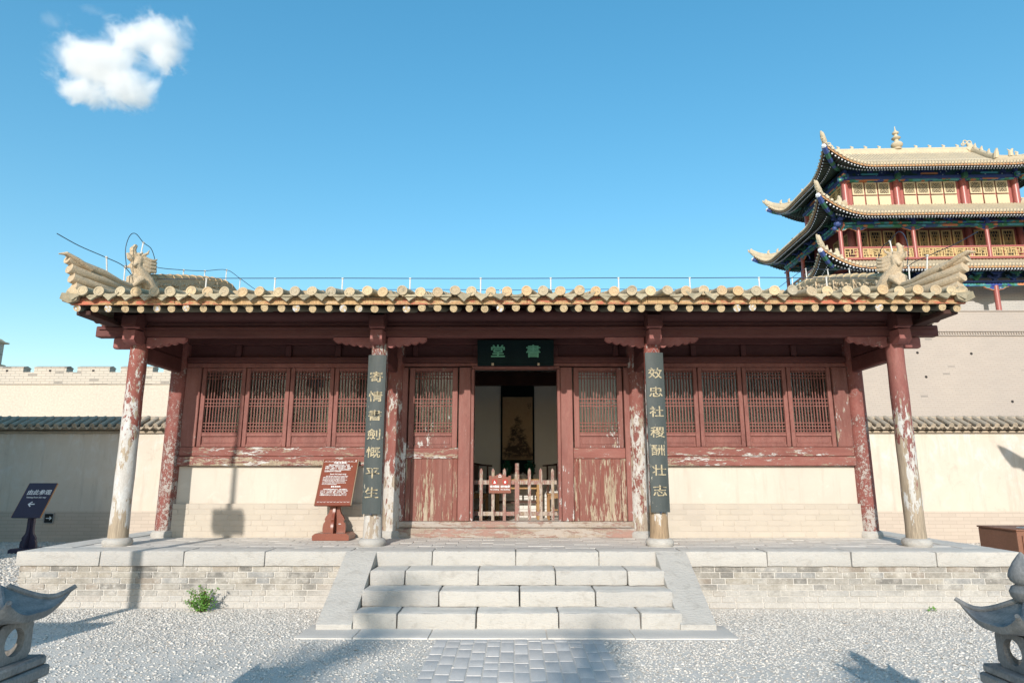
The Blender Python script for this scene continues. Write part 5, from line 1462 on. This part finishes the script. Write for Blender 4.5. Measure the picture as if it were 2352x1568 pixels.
h = MB(); h.tube([(-.251 + .018 * math.cos(math.pi * k / 10), yg - .0605, 1.563 + .024 * math.sin(math.pi * k / 10)) for k in range(11)], .0045, 6); h.box(-.276, -.226, yg - .062, yg - .0595, 1.551, 1.559); h.build('emblem', 'white_ink', wn)

# ================================================================== things seen through the door
sc_ = empty('hanging_scroll', (.04, 14.34, 1.62), 'tall hanging scroll with ink landscape on the rear wall inside', 'scroll')
bx('mount', 'plaque_black', sc_, -.325, .405, 14.325, 14.338, 1.62, 3.50, .002)
t = NT('ink_landscape'); v = t.coord('pos'); sp = t.sep(v)
n1 = t.noise(t.coord('pos', (1, 1, 1.7)), 5.0, 7, .66, .8); n2 = t.noise(v, 24, 5, .7)
dx = t.math('ABSOLUTE', t.math('SUBTRACT', sp[0], .04))
hill = t.math('SUBTRACT', t.rng(sp[2], 3.0, 2.0, .0, .40), dx)
k = t.math('ADD', t.math('MULTIPLY', n1, .75), t.math('MULTIPLY', n2, .25))
ink = t.rng(t.math('ADD', k, t.rng(hill, -.08, .12, -.22, .10)), .46, .62, 0, .93)
ink = t.math('MULTIPLY', ink, t.rng(sp[2], 1.88, 2.0, .25, 1))
c = t.mix(t.rng(n2, .3, .7), (.47, .335, .20), (.40, .28, .165)); c = t.mix(ink, c, (.035, .025, .02)); c = t.mix(t.rng(t.noise(v, 3, 3), .55, .7, 0, .25), c, (.30, .13, .08))
t.out(c, .9)
bx('picture', 'ink_landscape', sc_, -.285, .365, 14.320, 14.3245, 1.90, 3.25, .001)
obj('inscription', text_mesh('inscription', '山水\n清音\n松', .045, 'black_paint', 1, 1, 0, .0008), sc_, (.295, 14.3185, 3.05))
MB().tube([(-.34, 14.33, 1.62), (.42, 14.33, 1.62)], .02, 10).build('roller', 'chair_dark', sc_)
tbl = empty('side_table', (.04, 13.9, .70), 'light wooden table below the scroll between two armchairs', 'table')
zt = 1.46
bx('table_top', 'table_wood', tbl, -.42, .50, 13.62, 14.22, zt, zt + .04, .006)
for x in (-.38, .46):
    for y in (13.66, 14.18): bx('leg', 'table_wood', tbl, x - .035, x + .035, y - .035, y + .035, .70, zt, .008)
bx('apron', 'table_wood', tbl, -.345, .425, 13.645, 13.67, zt - .16, zt - .125, .004); bx('apron', 'table_wood', tbl, -.345, .425, 13.645, 13.67, zt - .03, zt - .002, .004)
for x in (-.19, .04, .27): bx('strut', 'table_wood', tbl, x - .018, x + .018, 13.645, 13.67, zt - .125, zt - .03, .003)
for y in (13.66, 14.18): bx('stretcher', 'chair_dark', tbl, -.345, .425, y - .015, y + .015, 1.02, 1.05, .004)
for x, lb_ in ((-.18, 'dark green vase at the left below the scroll'), (.30, 'dark green vase at the right below the scroll')):
    vz = MB().lathe([(.06, 0), (.068, .015), (.056, .04), (.085, .11), (.105, .18), (.095, .25), (.06, .30), (.048, .33), (.068, .375), (.072, .38), (.056, .38)], 20, (x, 14.05, zt + .04))
    for s in (-1, 1): vz.tube([(x + s * .05, 14.05, zt + .36), (x + s * .11, 14.05, zt + .33), (x + s * .10, 14.05, zt + .27)], .012, 6)
    tag(vz.build('vase', 'vase_green'), lb_, 'vase', 'green vases')
for x, y, lb_ in ((.15, 13.78, 'white lidded teacup on the table nearer the right vase'), (-.02, 13.80, 'white lidded teacup on the table behind the gate post')):
    tc = MB().lathe([(.03, 0), (.035, .01), (.05, .05), (.058, .085), (.06, .088), (.04, .11), (.012, .118), (.014, .132), (0, .135)], 18, (x, y, zt + .04), cap=False); tag(tc.build('teacup', 'china'), lb_, 'cup', 'white teacups')
def armchair(x, y, label):
    t_ = empty('armchair', (x, y, .70), label, 'chair', 'armchairs beside the table')
    z = .70; sw = .30
    bx('seat', 'chair_wood', t_, x - sw, x + sw, y - .25, y + .25, z + .48, z + .52, .008)
    bx('cushion', 'cushion', t_, x - sw + .03, x + sw - .03, y - .22, y + .2, z + .521, z + .56, .015)
    for sx in (-1, 1):
        for sy in (-1, 1): bx('leg', 'chair_wood', t_, x + sx * (sw - .03) - .02, x + sx * (sw - .03) + .02, y + sy * .22 - .02, y + sy * .22 + .02, z, z + .48, .005)
        MB().tube([(x + sx * (sw - .03), y + .22, z + .52), (x + sx * (sw - .03), y + .24, z + 1.06)], .017, 8).build('back_post', 'chair_dark', t_)
        MB().tube([(x + sx * (sw - .02), y + .23, z + .78), (x + sx * (sw + .01), y + .0, z + .76), (x + sx * (sw - .02), y - .2, z + .74)], .017, 8).build('arm', 'chair_dark', t_)
        MB().tube([(x + sx * (sw - .03), y - .2, z + .52), (x + sx * (sw - .02), y - .2, z + .74)], .015, 8).build('arm_post', 'chair_dark', t_)
    MB().tube([(x - sw - .07, y + .25, z + 1.07), (x - .15, y + .24, z + 1.085), (x, y + .24, z + 1.11), (x + .15, y + .24, z + 1.085), (x + sw + .07, y + .25, z + 1.07)], [.016, .02, .026, .02, .016], 8).build('crest_rail', 'chair_dark', t_)
    MB().prism([(x - .075, z + .52), (x + .075, z + .52), (x + .085, z + .8), (x + .09, z + 1.08), (x - .09, z + 1.08), (x - .085, z + .8)], y + .225, y + .24).build('splat', 'chair_dark', t_)
    MB().prism([(x - .25, z + .478), (x + .25, z + .478), (x + .25, z + .40), (x + .2, z + .425), (x - .2, z + .425), (x - .25, z + .40)], y - .245, y - .225).build('apron', 'chair_wood', t_)
    bx('footrest', 'chair_wood', t_, x - .25, x + .25, y - .245, y - .2, z + .10, z + .13, .004)
    bx('stretcher', 'chair_wood', t_, x - .25, x + .25, y + .2, y + .23, z + .16, z + .19, .004)
armchair(-.86, 13.75, 'dark backed wooden armchair inside, left of the table')
armchair(.93, 13.75, 'dark backed wooden armchair inside, right of the table')

# ================================================================== lightning conductor on the roof
lc = empty('lightning_conductor', (0, 9.7, 4.2), 'thin lightning cable on short white posts along the hall roof', 'cable')
def cablep(pts, r=.006, m='cable'):
    # smooth the polyline a little
    P_ = [Vector(p) for p in pts]; out = []
    for i in range(len(P_) - 1):
        p0, p1, p2, p3 = P_[max(i - 1, 0)], P_[i], P_[i + 1], P_[min(i + 2, len(P_) - 1)]
        for q in range(5):
            t_ = q / 5; out.append(.5 * ((2 * p1) + (p2 - p0) * t_ + (2 * p0 - 5 * p1 + 4 * p2 - p3) * t_ ** 2 + (3 * p1 - p0 - 3 * p2 + p3) * t_ ** 3))
    out.append(P_[-1]); MB().tube(out, r, 5).build('cable', m, lc)
def post(a, b, r=.011):
    p = MB(); p.cyl(a, b, r, r, 8); b = Vector(b); p.ball(b, (.02, .02, .014), 8, 5); p.build('support_post', 'post_white', lc)
xw = [-4.76, -3.70, -2.66, -1.62, -.535, .54, 1.58, 2.67, 3.73, 4.76]
cablep([(-5.6, 9.7, 4.535)] + [(x, 9.7, 4.545 + random.uniform(-.006, .006)) for x in xw] + [(5.6, 9.7, 4.535)], .0065)
for x in xw: post((x, 9.7, zr(9.7)), (x, 9.7, 4.545))
cablep([(-4.6, 12.35, 5.10), (-2, 12.35, 5.125), (0, 12.35, 5.11), (2, 12.35, 5.125), (4.6, 12.35, 5.10)], .006)
for x in (-3.4, -1.8, -.3, 1.2, 2.7, 4.1): post((x, 12.35, zr(12.3)), (x, 12.35, 5.11), .009)
for s in (-1, 1):
    X = s * 5.68
    cablep([(X + s * .20, 7.95, 4.62), (X + s * .1, 8.25, 4.56), (X + s * .02, 8.68, 4.55), (X, 9.12, 4.545), (X, 9.5, 4.38)], .0062)
    cablep([(X, 9.16, 4.545), (X, 9.08, 4.80), (X, 9.14, 5.03), (X, 9.28, 5.12), (X, 9.50, 5.06), (X, 9.72, 5.04), (X, 9.86, 4.90), (X, 9.90, 4.80), (X, 10.75, 5.02), (X, 11.49, 5.24), (X, 12.35, 5.53), (X, 13.0, 5.55), (X - s * .3, 13.3, 5.35), (X - s * .9, 12.6, 5.12)], .0058)
    for (ya, yb, za, zb) in ((8.75, 8.68, 4.26, 4.55), (9.14, 9.12, 4.28, 4.545), (9.46, 9.50, 4.80, 5.06), (9.90, 9.90, zr(9.9) + .34, 4.80), (10.75, 10.75, zr(10.75) + .38, 5.02), (11.49, 11.49, zr(11.49) + .36, 5.24), (12.35, 12.35, zr(12.3) + .32, 5.53), (13.0, 13.0, zr(13) + .32, 5.55)):
        post((X, ya, za), (X, yb, zb), .010)
    post((X, 9.7, 4.3), (X, 9.7, 4.535))

# ================================================================== shrub, sprout, leaf
def leafy(mb, c, n, rx, ry, rz_, size, r):
    for _ in range(n):
        while True:
            p = Vector((r.uniform(-1, 1), r.uniform(-1, 1), r.uniform(-1, 1)))
            if .25 < p.length < 1: break
        q = Vector((c[0] + p.x * rx, c[1] + p.y * ry, c[2] + p.z * rz_))
        if q.z < .012: continue
        a = Vector((r.gauss(0, 1), r.gauss(0, 1), r.gauss(0, .8) + .5)).normalized(); b = a.cross(Vector((r.gauss(0, 1), r.gauss(0, 1), r.gauss(0, 1)))).normalized()
        s = size * r.uniform(.6, 1.25)
        mb.add([q - a * s * .5, q + b * s * .3, q + a * s * .6, q - b * s * .3], [(0, 1, 2, 3)])
r = random.Random(5)
sh = empty('shrub', (-3.72, 8.22, 0), 'small leafy green shrub growing at the foot of the terrace', 'shrub')
stm = MB(); fol = MB(); tips = MB()
for k in range(26):
    a = r.uniform(0, 6.28); l = r.uniform(.13, .36); o_ = r.uniform(.2, .95) * .27
    if k % 5 == 0: l = r.uniform(.3, .42); o_ *= .5
    p0 = Vector((-3.72 + r.uniform(-.05, .05), 8.22 + r.uniform(-.04, .04), 0)); p1 = p0 + Vector((math.cos(a) * o_ * .45, math.sin(a) * o_ * .3, l * .6)); p2 = p0 + Vector((math.cos(a) * o_, min(math.sin(a) * o_ * .6, .12), l))
    stm.tube([p0, p1, p2], [.005, .004, .0015], 5)
    for j in range(34):
        t_ = r.uniform(.2, 1.05); q = p1.lerp(p2, (t_ - .5) * 2) if t_ > .5 else p0.lerp(p1, t_ * 2)
        tgt = tips if (j % 9 == 0 and t_ > .7) else fol
        leafy(tgt, q, 1, .035, .035, .03, .034, r)
for j in range(330): leafy(fol, (-3.70, 8.2, .12), 1, .23, .15, .13, .032, r)
for q_ in (fol, tips, stm): q_.v = [(-3.72 + (x + 3.72) * .78, 8.24 + (y - 8.22) * .78, z * .74) for x, y, z in q_.v]
fol.build('foliage', 'leaf', sh, fix=False); tips.build('young_leaves', 'leaf_red', sh, fix=False); stm.build('stem', 'stem', sh)
sp_ = empty('seedling', (4.94, 8.3, 0), 'tiny green seedling at the foot of the brick terrace at right', 'plant'); mb = MB(); leafy(mb, (4.94, 8.3, .03), 16, .045, .03, .03, .04, r); mb.build('foliage', 'leaf', sp_, fix=False)
mb = MB()
for i in range(7):
    a0, a1 = -.05 + i * .0143, -.05 + (i + 1) * .0143; w0, w1 = .022 * math.sin(math.pi * i / 7), .022 * math.sin(math.pi * (i + 1) / 7)
    mb.add([(3.56 + a0, 7.58 - w0, .035 + .15 * a0 * a0 * 20), (3.56 + a1, 7.58 - w1, .035 + .15 * a1 * a1 * 20), (3.56 + a1, 7.58 + w1, .03 + .15 * a1 * a1 * 20), (3.56 + a0, 7.58 + w0, .03 + .15 * a0 * a0 * 20)], [(0, 1, 2, 3)])
tag(mb.build('fallen_leaf', 'dry_leaf', fix=False), 'dry orange leaf lying on the gravel right of the steps', 'leaf')

# ================================================================== stone lanterns
def lantern(x, y, z, finial, label):
    t_ = empty('stone_lantern', (x, y, 0), label, 'lantern', 'stone lanterns before the hall')
    hw, zc = .205, .905 + z                         # roof half width, height of the eave middle
    # roof: square with lifted corners
    n = 20; V = []
    def ztop(u, v):
        m = max(abs(u), abs(v)); c = (abs(u) * abs(v))
        return zc + .125 * (1 - m) ** 1.25 + .078 * (max(0, min(abs(u), abs(v)) - .2) / .8) ** 2.0 * m ** 3 + .012
    g_ = MB()
    for side in (1, 0):
        V = []
        for i in range(n + 1):
            for j in range(n + 1):
                u, v = -1 + 2 * i / n, -1 + 2 * j / n
                k_ = 1 + .06 * (abs(u) * abs(v)) ** 2
                zt_ = ztop(u, v)
                zz = zt_ if side else zc - .022 + .078 * (max(0, min(abs(u), abs(v)) - .2) / .8) ** 2.0 * max(abs(u), abs(v)) ** 3
                s_ = 1 if side else .94
                V.append((x + u * hw * k_ * s_, y + v * hw * k_ * s_, zz))
        F = [(i * (n + 1) + j, (i + 1) * (n + 1) + j, (i + 1) * (n + 1) + j + 1, i * (n + 1) + j + 1) for i in range(n) for j in range(n)]
        base = len(g_.v); g_.add(V, F)
    N = (n + 1) * (n + 1); ring = [i * (n + 1) for i in range(n + 1)] + [n * (n + 1) + j for j in range(1, n + 1)] + [i * (n + 1) + n for i in range(n - 1, -1, -1)] + [j for j in range(n - 1, 0, -1)]
    for a, b_ in zip(ring, ring[1:] + ring[:1]): g_.f.append((a, b_, b_ + N, a + N)); g_.mi.append(0)
    rf_ = g_.build('roof', 'lantern_stone', t_, ang=50)
    for (sx, sy) in ((-1, -1), (1, -1), (-1, 1), (1, 1)):
        pts = []
        for k in range(9):
            q = .12 + .9 * k / 8; pts.append((x + sx * hw * q * (1 + .06 * q ** 4), y + sy * hw * q * (1 + .06 * q ** 4), ztop(q if q < 1 else 1, q if q < 1 else 1) + .006))
        MB().tube(pts, [.014] * 8 + [.011], 8).build('hip_roll', 'lantern_stone', rf_)
    if finial:
        MB().lathe([(.05, zc + .12), (.066, zc + .14), (.072, zc + .165), (.06, zc + .19), (.04, zc + .2), (.06, zc + .216), (.068, zc + .238), (.062, zc + .268), (.04, zc + .31), (.016, zc + .345), (.003, zc + .36)], 22, (x, y, 0)).build('finial', 'lantern_stone', t_)
    # light box: four walls with round openings
    bw, z0, z1 = .112, .70 + z, zc - .03
    for k in range(4):
        A = Matrix.Translation((x, y, 0)) @ Matrix.Rotation(R(90 * k), 4, 'Z')
        m_ = MB(); nn = 24; zc_ = (z0 + z1) / 2; rr = .062
        outer = []; inner = []
        for q in range(nn):
            t2 = 2 * math.pi * q / nn; c, s = math.cos(t2), math.sin(t2)
            k2 = min(bw / max(abs(c), 1e-6), ((z1 - z0) / 2) / max(abs(s), 1e-6)); outer.append((c * k2, zc_ + s * k2)); inner.append((c * rr, zc_ + s * rr))
        V = []
        for yy_ in (-bw, -bw + .028):
            V += [(a_ * (1.0 if yy_ == -bw else .75), yy_, b_) for a_, b_ in outer] + [(a_, yy_, b_) for a_, b_ in inner]
        F = []
        for q in range(nn):
            w_ = (q + 1) % nn
            F += [(q, w_, nn + w_, nn + q), (2 * nn + q, 3 * nn + q, 3 * nn + w_, 2 * nn + w_), (nn + q, nn + w_, 3 * nn + w_, 3 * nn + q)]
        m_.add(V, F); m_.xform(A).build('light_box_wall', 'lantern_stone', t_)
    prof = MB()
    for (h0, h1, w0) in ((.655 + z, .698 + z, .165), (.60 + z, .653 + z, .178), (.56 + z, .598 + z, .15)): prof.box(x - w0, x + w0, y - w0, y + w0, h0, h1, .01)
    prof.build('tray', 'lantern_stone', t_)
    MB().lathe([(.17, -.02), (.17, .10), (.13, .13), (.115, .2), (.105, .45), (.12, .52), (.14, .558 + z)], 4, (x, y, 0), sq=True).build('shaft', 'lantern_stone', t_)
    bx('foot', 'lantern_stone', t_, x - .2, x + .2, y - .2, y + .2, -.03, .08, .015)
lantern(-2.43, 3.24, .05, False, 'grey stone lantern without finial at the lower left corner')
lantern(2.58, 3.52, -.055, True, 'grey stone lantern with pointed finial at the lower right corner')

# ================================================================== litter bin
bn = empty('litter_bin', (8.52, 11.45, 0), 'boxy brown litter bin with poster beyond the right end of the terrace', 'bin')
bx('body', 'bin_brown', bn, 8.05, 9.0, 11.0, 11.9, 0.02, .70, .008)
bx('top_plate', 'bin_brown', bn, 8.035, 9.015, 10.985, 11.915, .702, .728, .005)
MB().lathe([(.0, .729), (.10, .729), (.12, .738), (.14, .738), (.145, .729), (.0, .728)], 24, (8.45, 11.3, 0), cap=False).build('ash_tray', 'steel', bn)
b = MB()
for (xa, xb, za, zb) in ((8.12, 8.93, .60, .63), (8.12, 8.93, .12, .15), (8.12, 8.15, .151, .599), (8.90, 8.93, .151, .599)): b.box(xa, xb, 10.975, 10.998, za, zb, .004)
b.build('poster_frame', 'bin_brown', bn)
t = NT('poster_print'); v = t.coord('pos'); n1 = t.noise(v, 7, 6, .7); z_ = t.sep(v)[2]
c = t.mix(t.rng(n1, .4, .6), (.42, .52, .55), (.25, .30, .30)); c = t.mix(t.rng(t.math('ADD', z_, t.math('MULTIPLY', n1, .1)), .42, .36), c, (.08, .24, .12)); t.out(c, .5)
bx('poster', 'poster_print', bn, 8.152, 8.898, 10.99, 10.9985, .152, .598, 0)
for x in (8.12, 8.93): bx('foot', 'black_paint', bn, x - .04, x + .04, 11.05, 11.85, 0, .022, 0)
# ================================================================== neighbours outside the frame that shade the court
lh = empty('side_hall', (-15, 8, 0), 'tall plastered side hall standing left of the courtyard outside the view', 'building')
bx('wall', 'plaster', lh, -18, -11.42, 4, 12, -.1, 6.9, .01)
MB().prism([(3.6, 6.905), (12.4, 6.905), (12.4, 7.05), (8, 8.6), (3.6, 7.05)], -18.2, -11.5, 'x').build('roof', 'tile', lh)
rh = empty('gable_building', (14, 9, 0), 'tiled building with stepped gable standing right of the courtyard outside the view', 'building')
bx('wall', 'plaster', rh, 13.2, 18, 7, 11.2, -.1, 4.3, .01)
pl = [(10.58, 5.10), (10.80, 5.02), (11.15, 4.80), (11.4, 4.72), (11.75, 4.74), (12.4, 4.95), (13.6, 5.5), (15.5, 6.2), (18, 5.2), (18, 4.3), (12.1, 4.05)]
q = [(12.1, 4.05)]
for i in range(12):
    f = i / 12; x = 12.05 - 1.1 * f; z = 4.02 + .68 * f + .02; q += [(x, z), (x - .03, z + .055)]
q += [(10.80, 4.75), (10.66, 4.95)]
MB().prism(pl[:-1] + q, 8.8, 9.3, 'y').build('gable', 'clay', rh)
MB().prism([(13.0, 4.9), (15.5, 6.15), (18, 5.1), (18, 4.3), (13.0, 4.3)], 9.3, 11.2, 'y').build('roof', 'tile', rh)
lp_ = empty('lamp_post', (-5.75, 2.0, 0), 'slim lamp post with a box below its lamp left of the camera', 'lamp post')
MB().lathe([(.16, 0), (.16, .12), (.085, .16), (.075, 1.3), (.07, 4.1)], 16, (-5.75, 2.0, 0)).build('post', 'steel', lp_)
bx('notice_board', 'sign_brown', lp_, -6.25, -5.35, 1.93, 1.97, 1.62, 2.28, .01)
bx('control_box', 'steel', lp_, -5.98, -5.52, 1.85, 2.15, 4.05, 4.33, .01)
MB().tube([(-5.75, 2.0, 4.3), (-5.75, 2.0, 5.0), (-5.73, 2.0, 6.2)], [.045, .04, .03], 12).build('mast', 'steel', lp_)
MB().lathe([(.05, 6.2), (.14, 6.25), (.17, 6.45), (.1, 6.6), (.02, 6.68)], 16, (-5.73, 2.0, 0)).build('lamp_head', 'china', lp_)
def poplar(x, y, h, w, n, label, seed, z_lo=1.6):
    r = random.Random(seed)
    t_ = empty('poplar_tree', (x, y, 0), label, 'tree', 'trees behind the viewpoint')
    tr = MB(); tr.tube([(x, y, -.1), (x + .05, y, h * .35), (x - .04, y + .03, h * .7), (x, y, h * .98)], [.17, .12, .07, .015], 9)
    lf = MB()
    for k in range(46):
        z = z_lo + (h - z_lo) * (k + r.random()) / 46; a = r.uniform(0, 6.28); f = 1 - ((z - z_lo) / (h - z_lo)) ** 1.7
        L = w * (f * .85 + .16) * r.uniform(.6, 1.15)
        e = Vector((x + math.cos(a) * L, y + math.sin(a) * L, z + L * 1.0)); s0 = Vector((x, y, z)); m = s0.lerp(e, .5) + Vector((math.cos(a) * .08, math.sin(a) * .08, -.05))
        tr.tube([s0, m, e], [.03, .02, .005], 5)
        for j in range(n // 46):
            t2 = r.uniform(.3, 1.08); c = s0.lerp(e, t2); leafy(lf, c, 1, .22, .22, .25, .085, r)
    tr.build('trunk', 'bark', t_); lf.build('crown', 'tree_leaf', t_, fix=False)
poplar(-5.0, -13.5, 8.6, 1.7, 4600, 'left poplar behind the viewpoint whose crown shades the gravel', 1)
poplar(-2.4, -12.0, 7.7, .9, 2600, 'middle poplar behind the viewpoint whose crown shades the path', 2)
poplar(-.2, -12.5, 7.35, .9, 2600, 'right poplar behind the viewpoint', 3)

# ================================================================== cloud
def cloud(name, label, blobs, dens, amp, sc, seed, cut=.5):
    """blobs: (x, y, z, rx, ry, rz); a closed box of vapour whose density follows the blobs, torn by turbulence"""
    t = NT(name + '_vapour'); nt = t.t
    nt.nodes.remove(t.p)
    pos = t.n('NewGeometry').outputs['Position']
    nz = t.n('TexNoise'); nz.inputs['Scale'].default_value = sc; nz.inputs['Detail'].default_value = 6; nz.inputs['Roughness'].default_value = .68; nz.inputs['Distortion'].default_value = .4
    off = t.n('VectorMath', operation='ADD'); off.inputs[1].default_value = (seed, seed * 2, seed * 3); t.l(pos, off.inputs[0]); t.l(off.outputs[0], nz.inputs['Vector'])
    best = None
    for (x, y, z, rx, ry, rz_) in blobs:
        s = t.n('VectorMath', operation='SUBTRACT'); s.inputs[1].default_value = (x, y, z); t.l(pos, s.inputs[0])
        m = t.n('VectorMath', operation='MULTIPLY'); m.inputs[1].default_value = (1 / rx, 1 / ry, 1 / rz_); t.l(s.outputs[0], m.inputs[0])
        ln = t.n('VectorMath', operation='LENGTH'); t.l(m.outputs[0], ln.inputs[0])
        if best is None: best = ln.outputs['Value']
        else:
            q = t.n('Math', operation='SMOOTH_MIN'); q.inputs[2].default_value = .35; t.l(best, q.inputs[0]); t.l(ln.outputs['Value'], q.inputs[1]); best = q.outputs[0]
    d = t.math('ADD', t.math('SUBTRACT', 1.0, best), t.math('MULTIPLY', t.math('SUBTRACT', nz.outputs['Fac'], .5), amp))
    d = t.rng(d, .04, cut, 0, 1, True)
    d = t.math('MULTIPLY', d, dens)
    pv = t.n('VolumeScatter'); pv.inputs['Color'].default_value = (1, 1, 1, 1); pv.inputs['Anisotropy'].default_value = 0.0
    t.l(d, pv.inputs['Density']); t.l(pv.outputs[0], nt.nodes['Material Output'].inputs['Volume'])
    k = 1.45
    lo = [min(b[i] - b[i + 3] * k for b in blobs) for i in range(3)]; hi = [max(b[i] + b[i + 3] * k for b in blobs) for i in range(3)]
    o = MB().box(lo[0], hi[0], lo[1], hi[1], lo[2], hi[2]).build('cloud', t.mat)
    return tag(o, label, 'cloud')
cloud('main', 'white fluffy cloud in the upper left of the blue sky',
      [(-392, 600, 440, 33, 29, 22), (-372, 605, 446, 30, 26, 23), (-424, 598, 408, 41, 34, 28), (-446, 600, 416, 33, 28, 21), (-400, 600, 386, 35, 29, 23), (-430, 600, 382, 28, 25, 17), (-361, 604, 426, 24, 21, 17), (-404, 600, 420, 20, 18, 14)], .085, 3.0, .030, 57, .66)
poplar(-7.4, -11.0, 6.6, 1.1, 3000, 'short poplar farthest left behind the viewpoint', 4)
cloud('wisp', 'faint wisp of cloud near the upper left corner of the sky', [(-480, 600, 462, 14, 12, 8), (-440, 600, 475, 13, 11, 6)], .010, 3.0, .03, 23, .8)
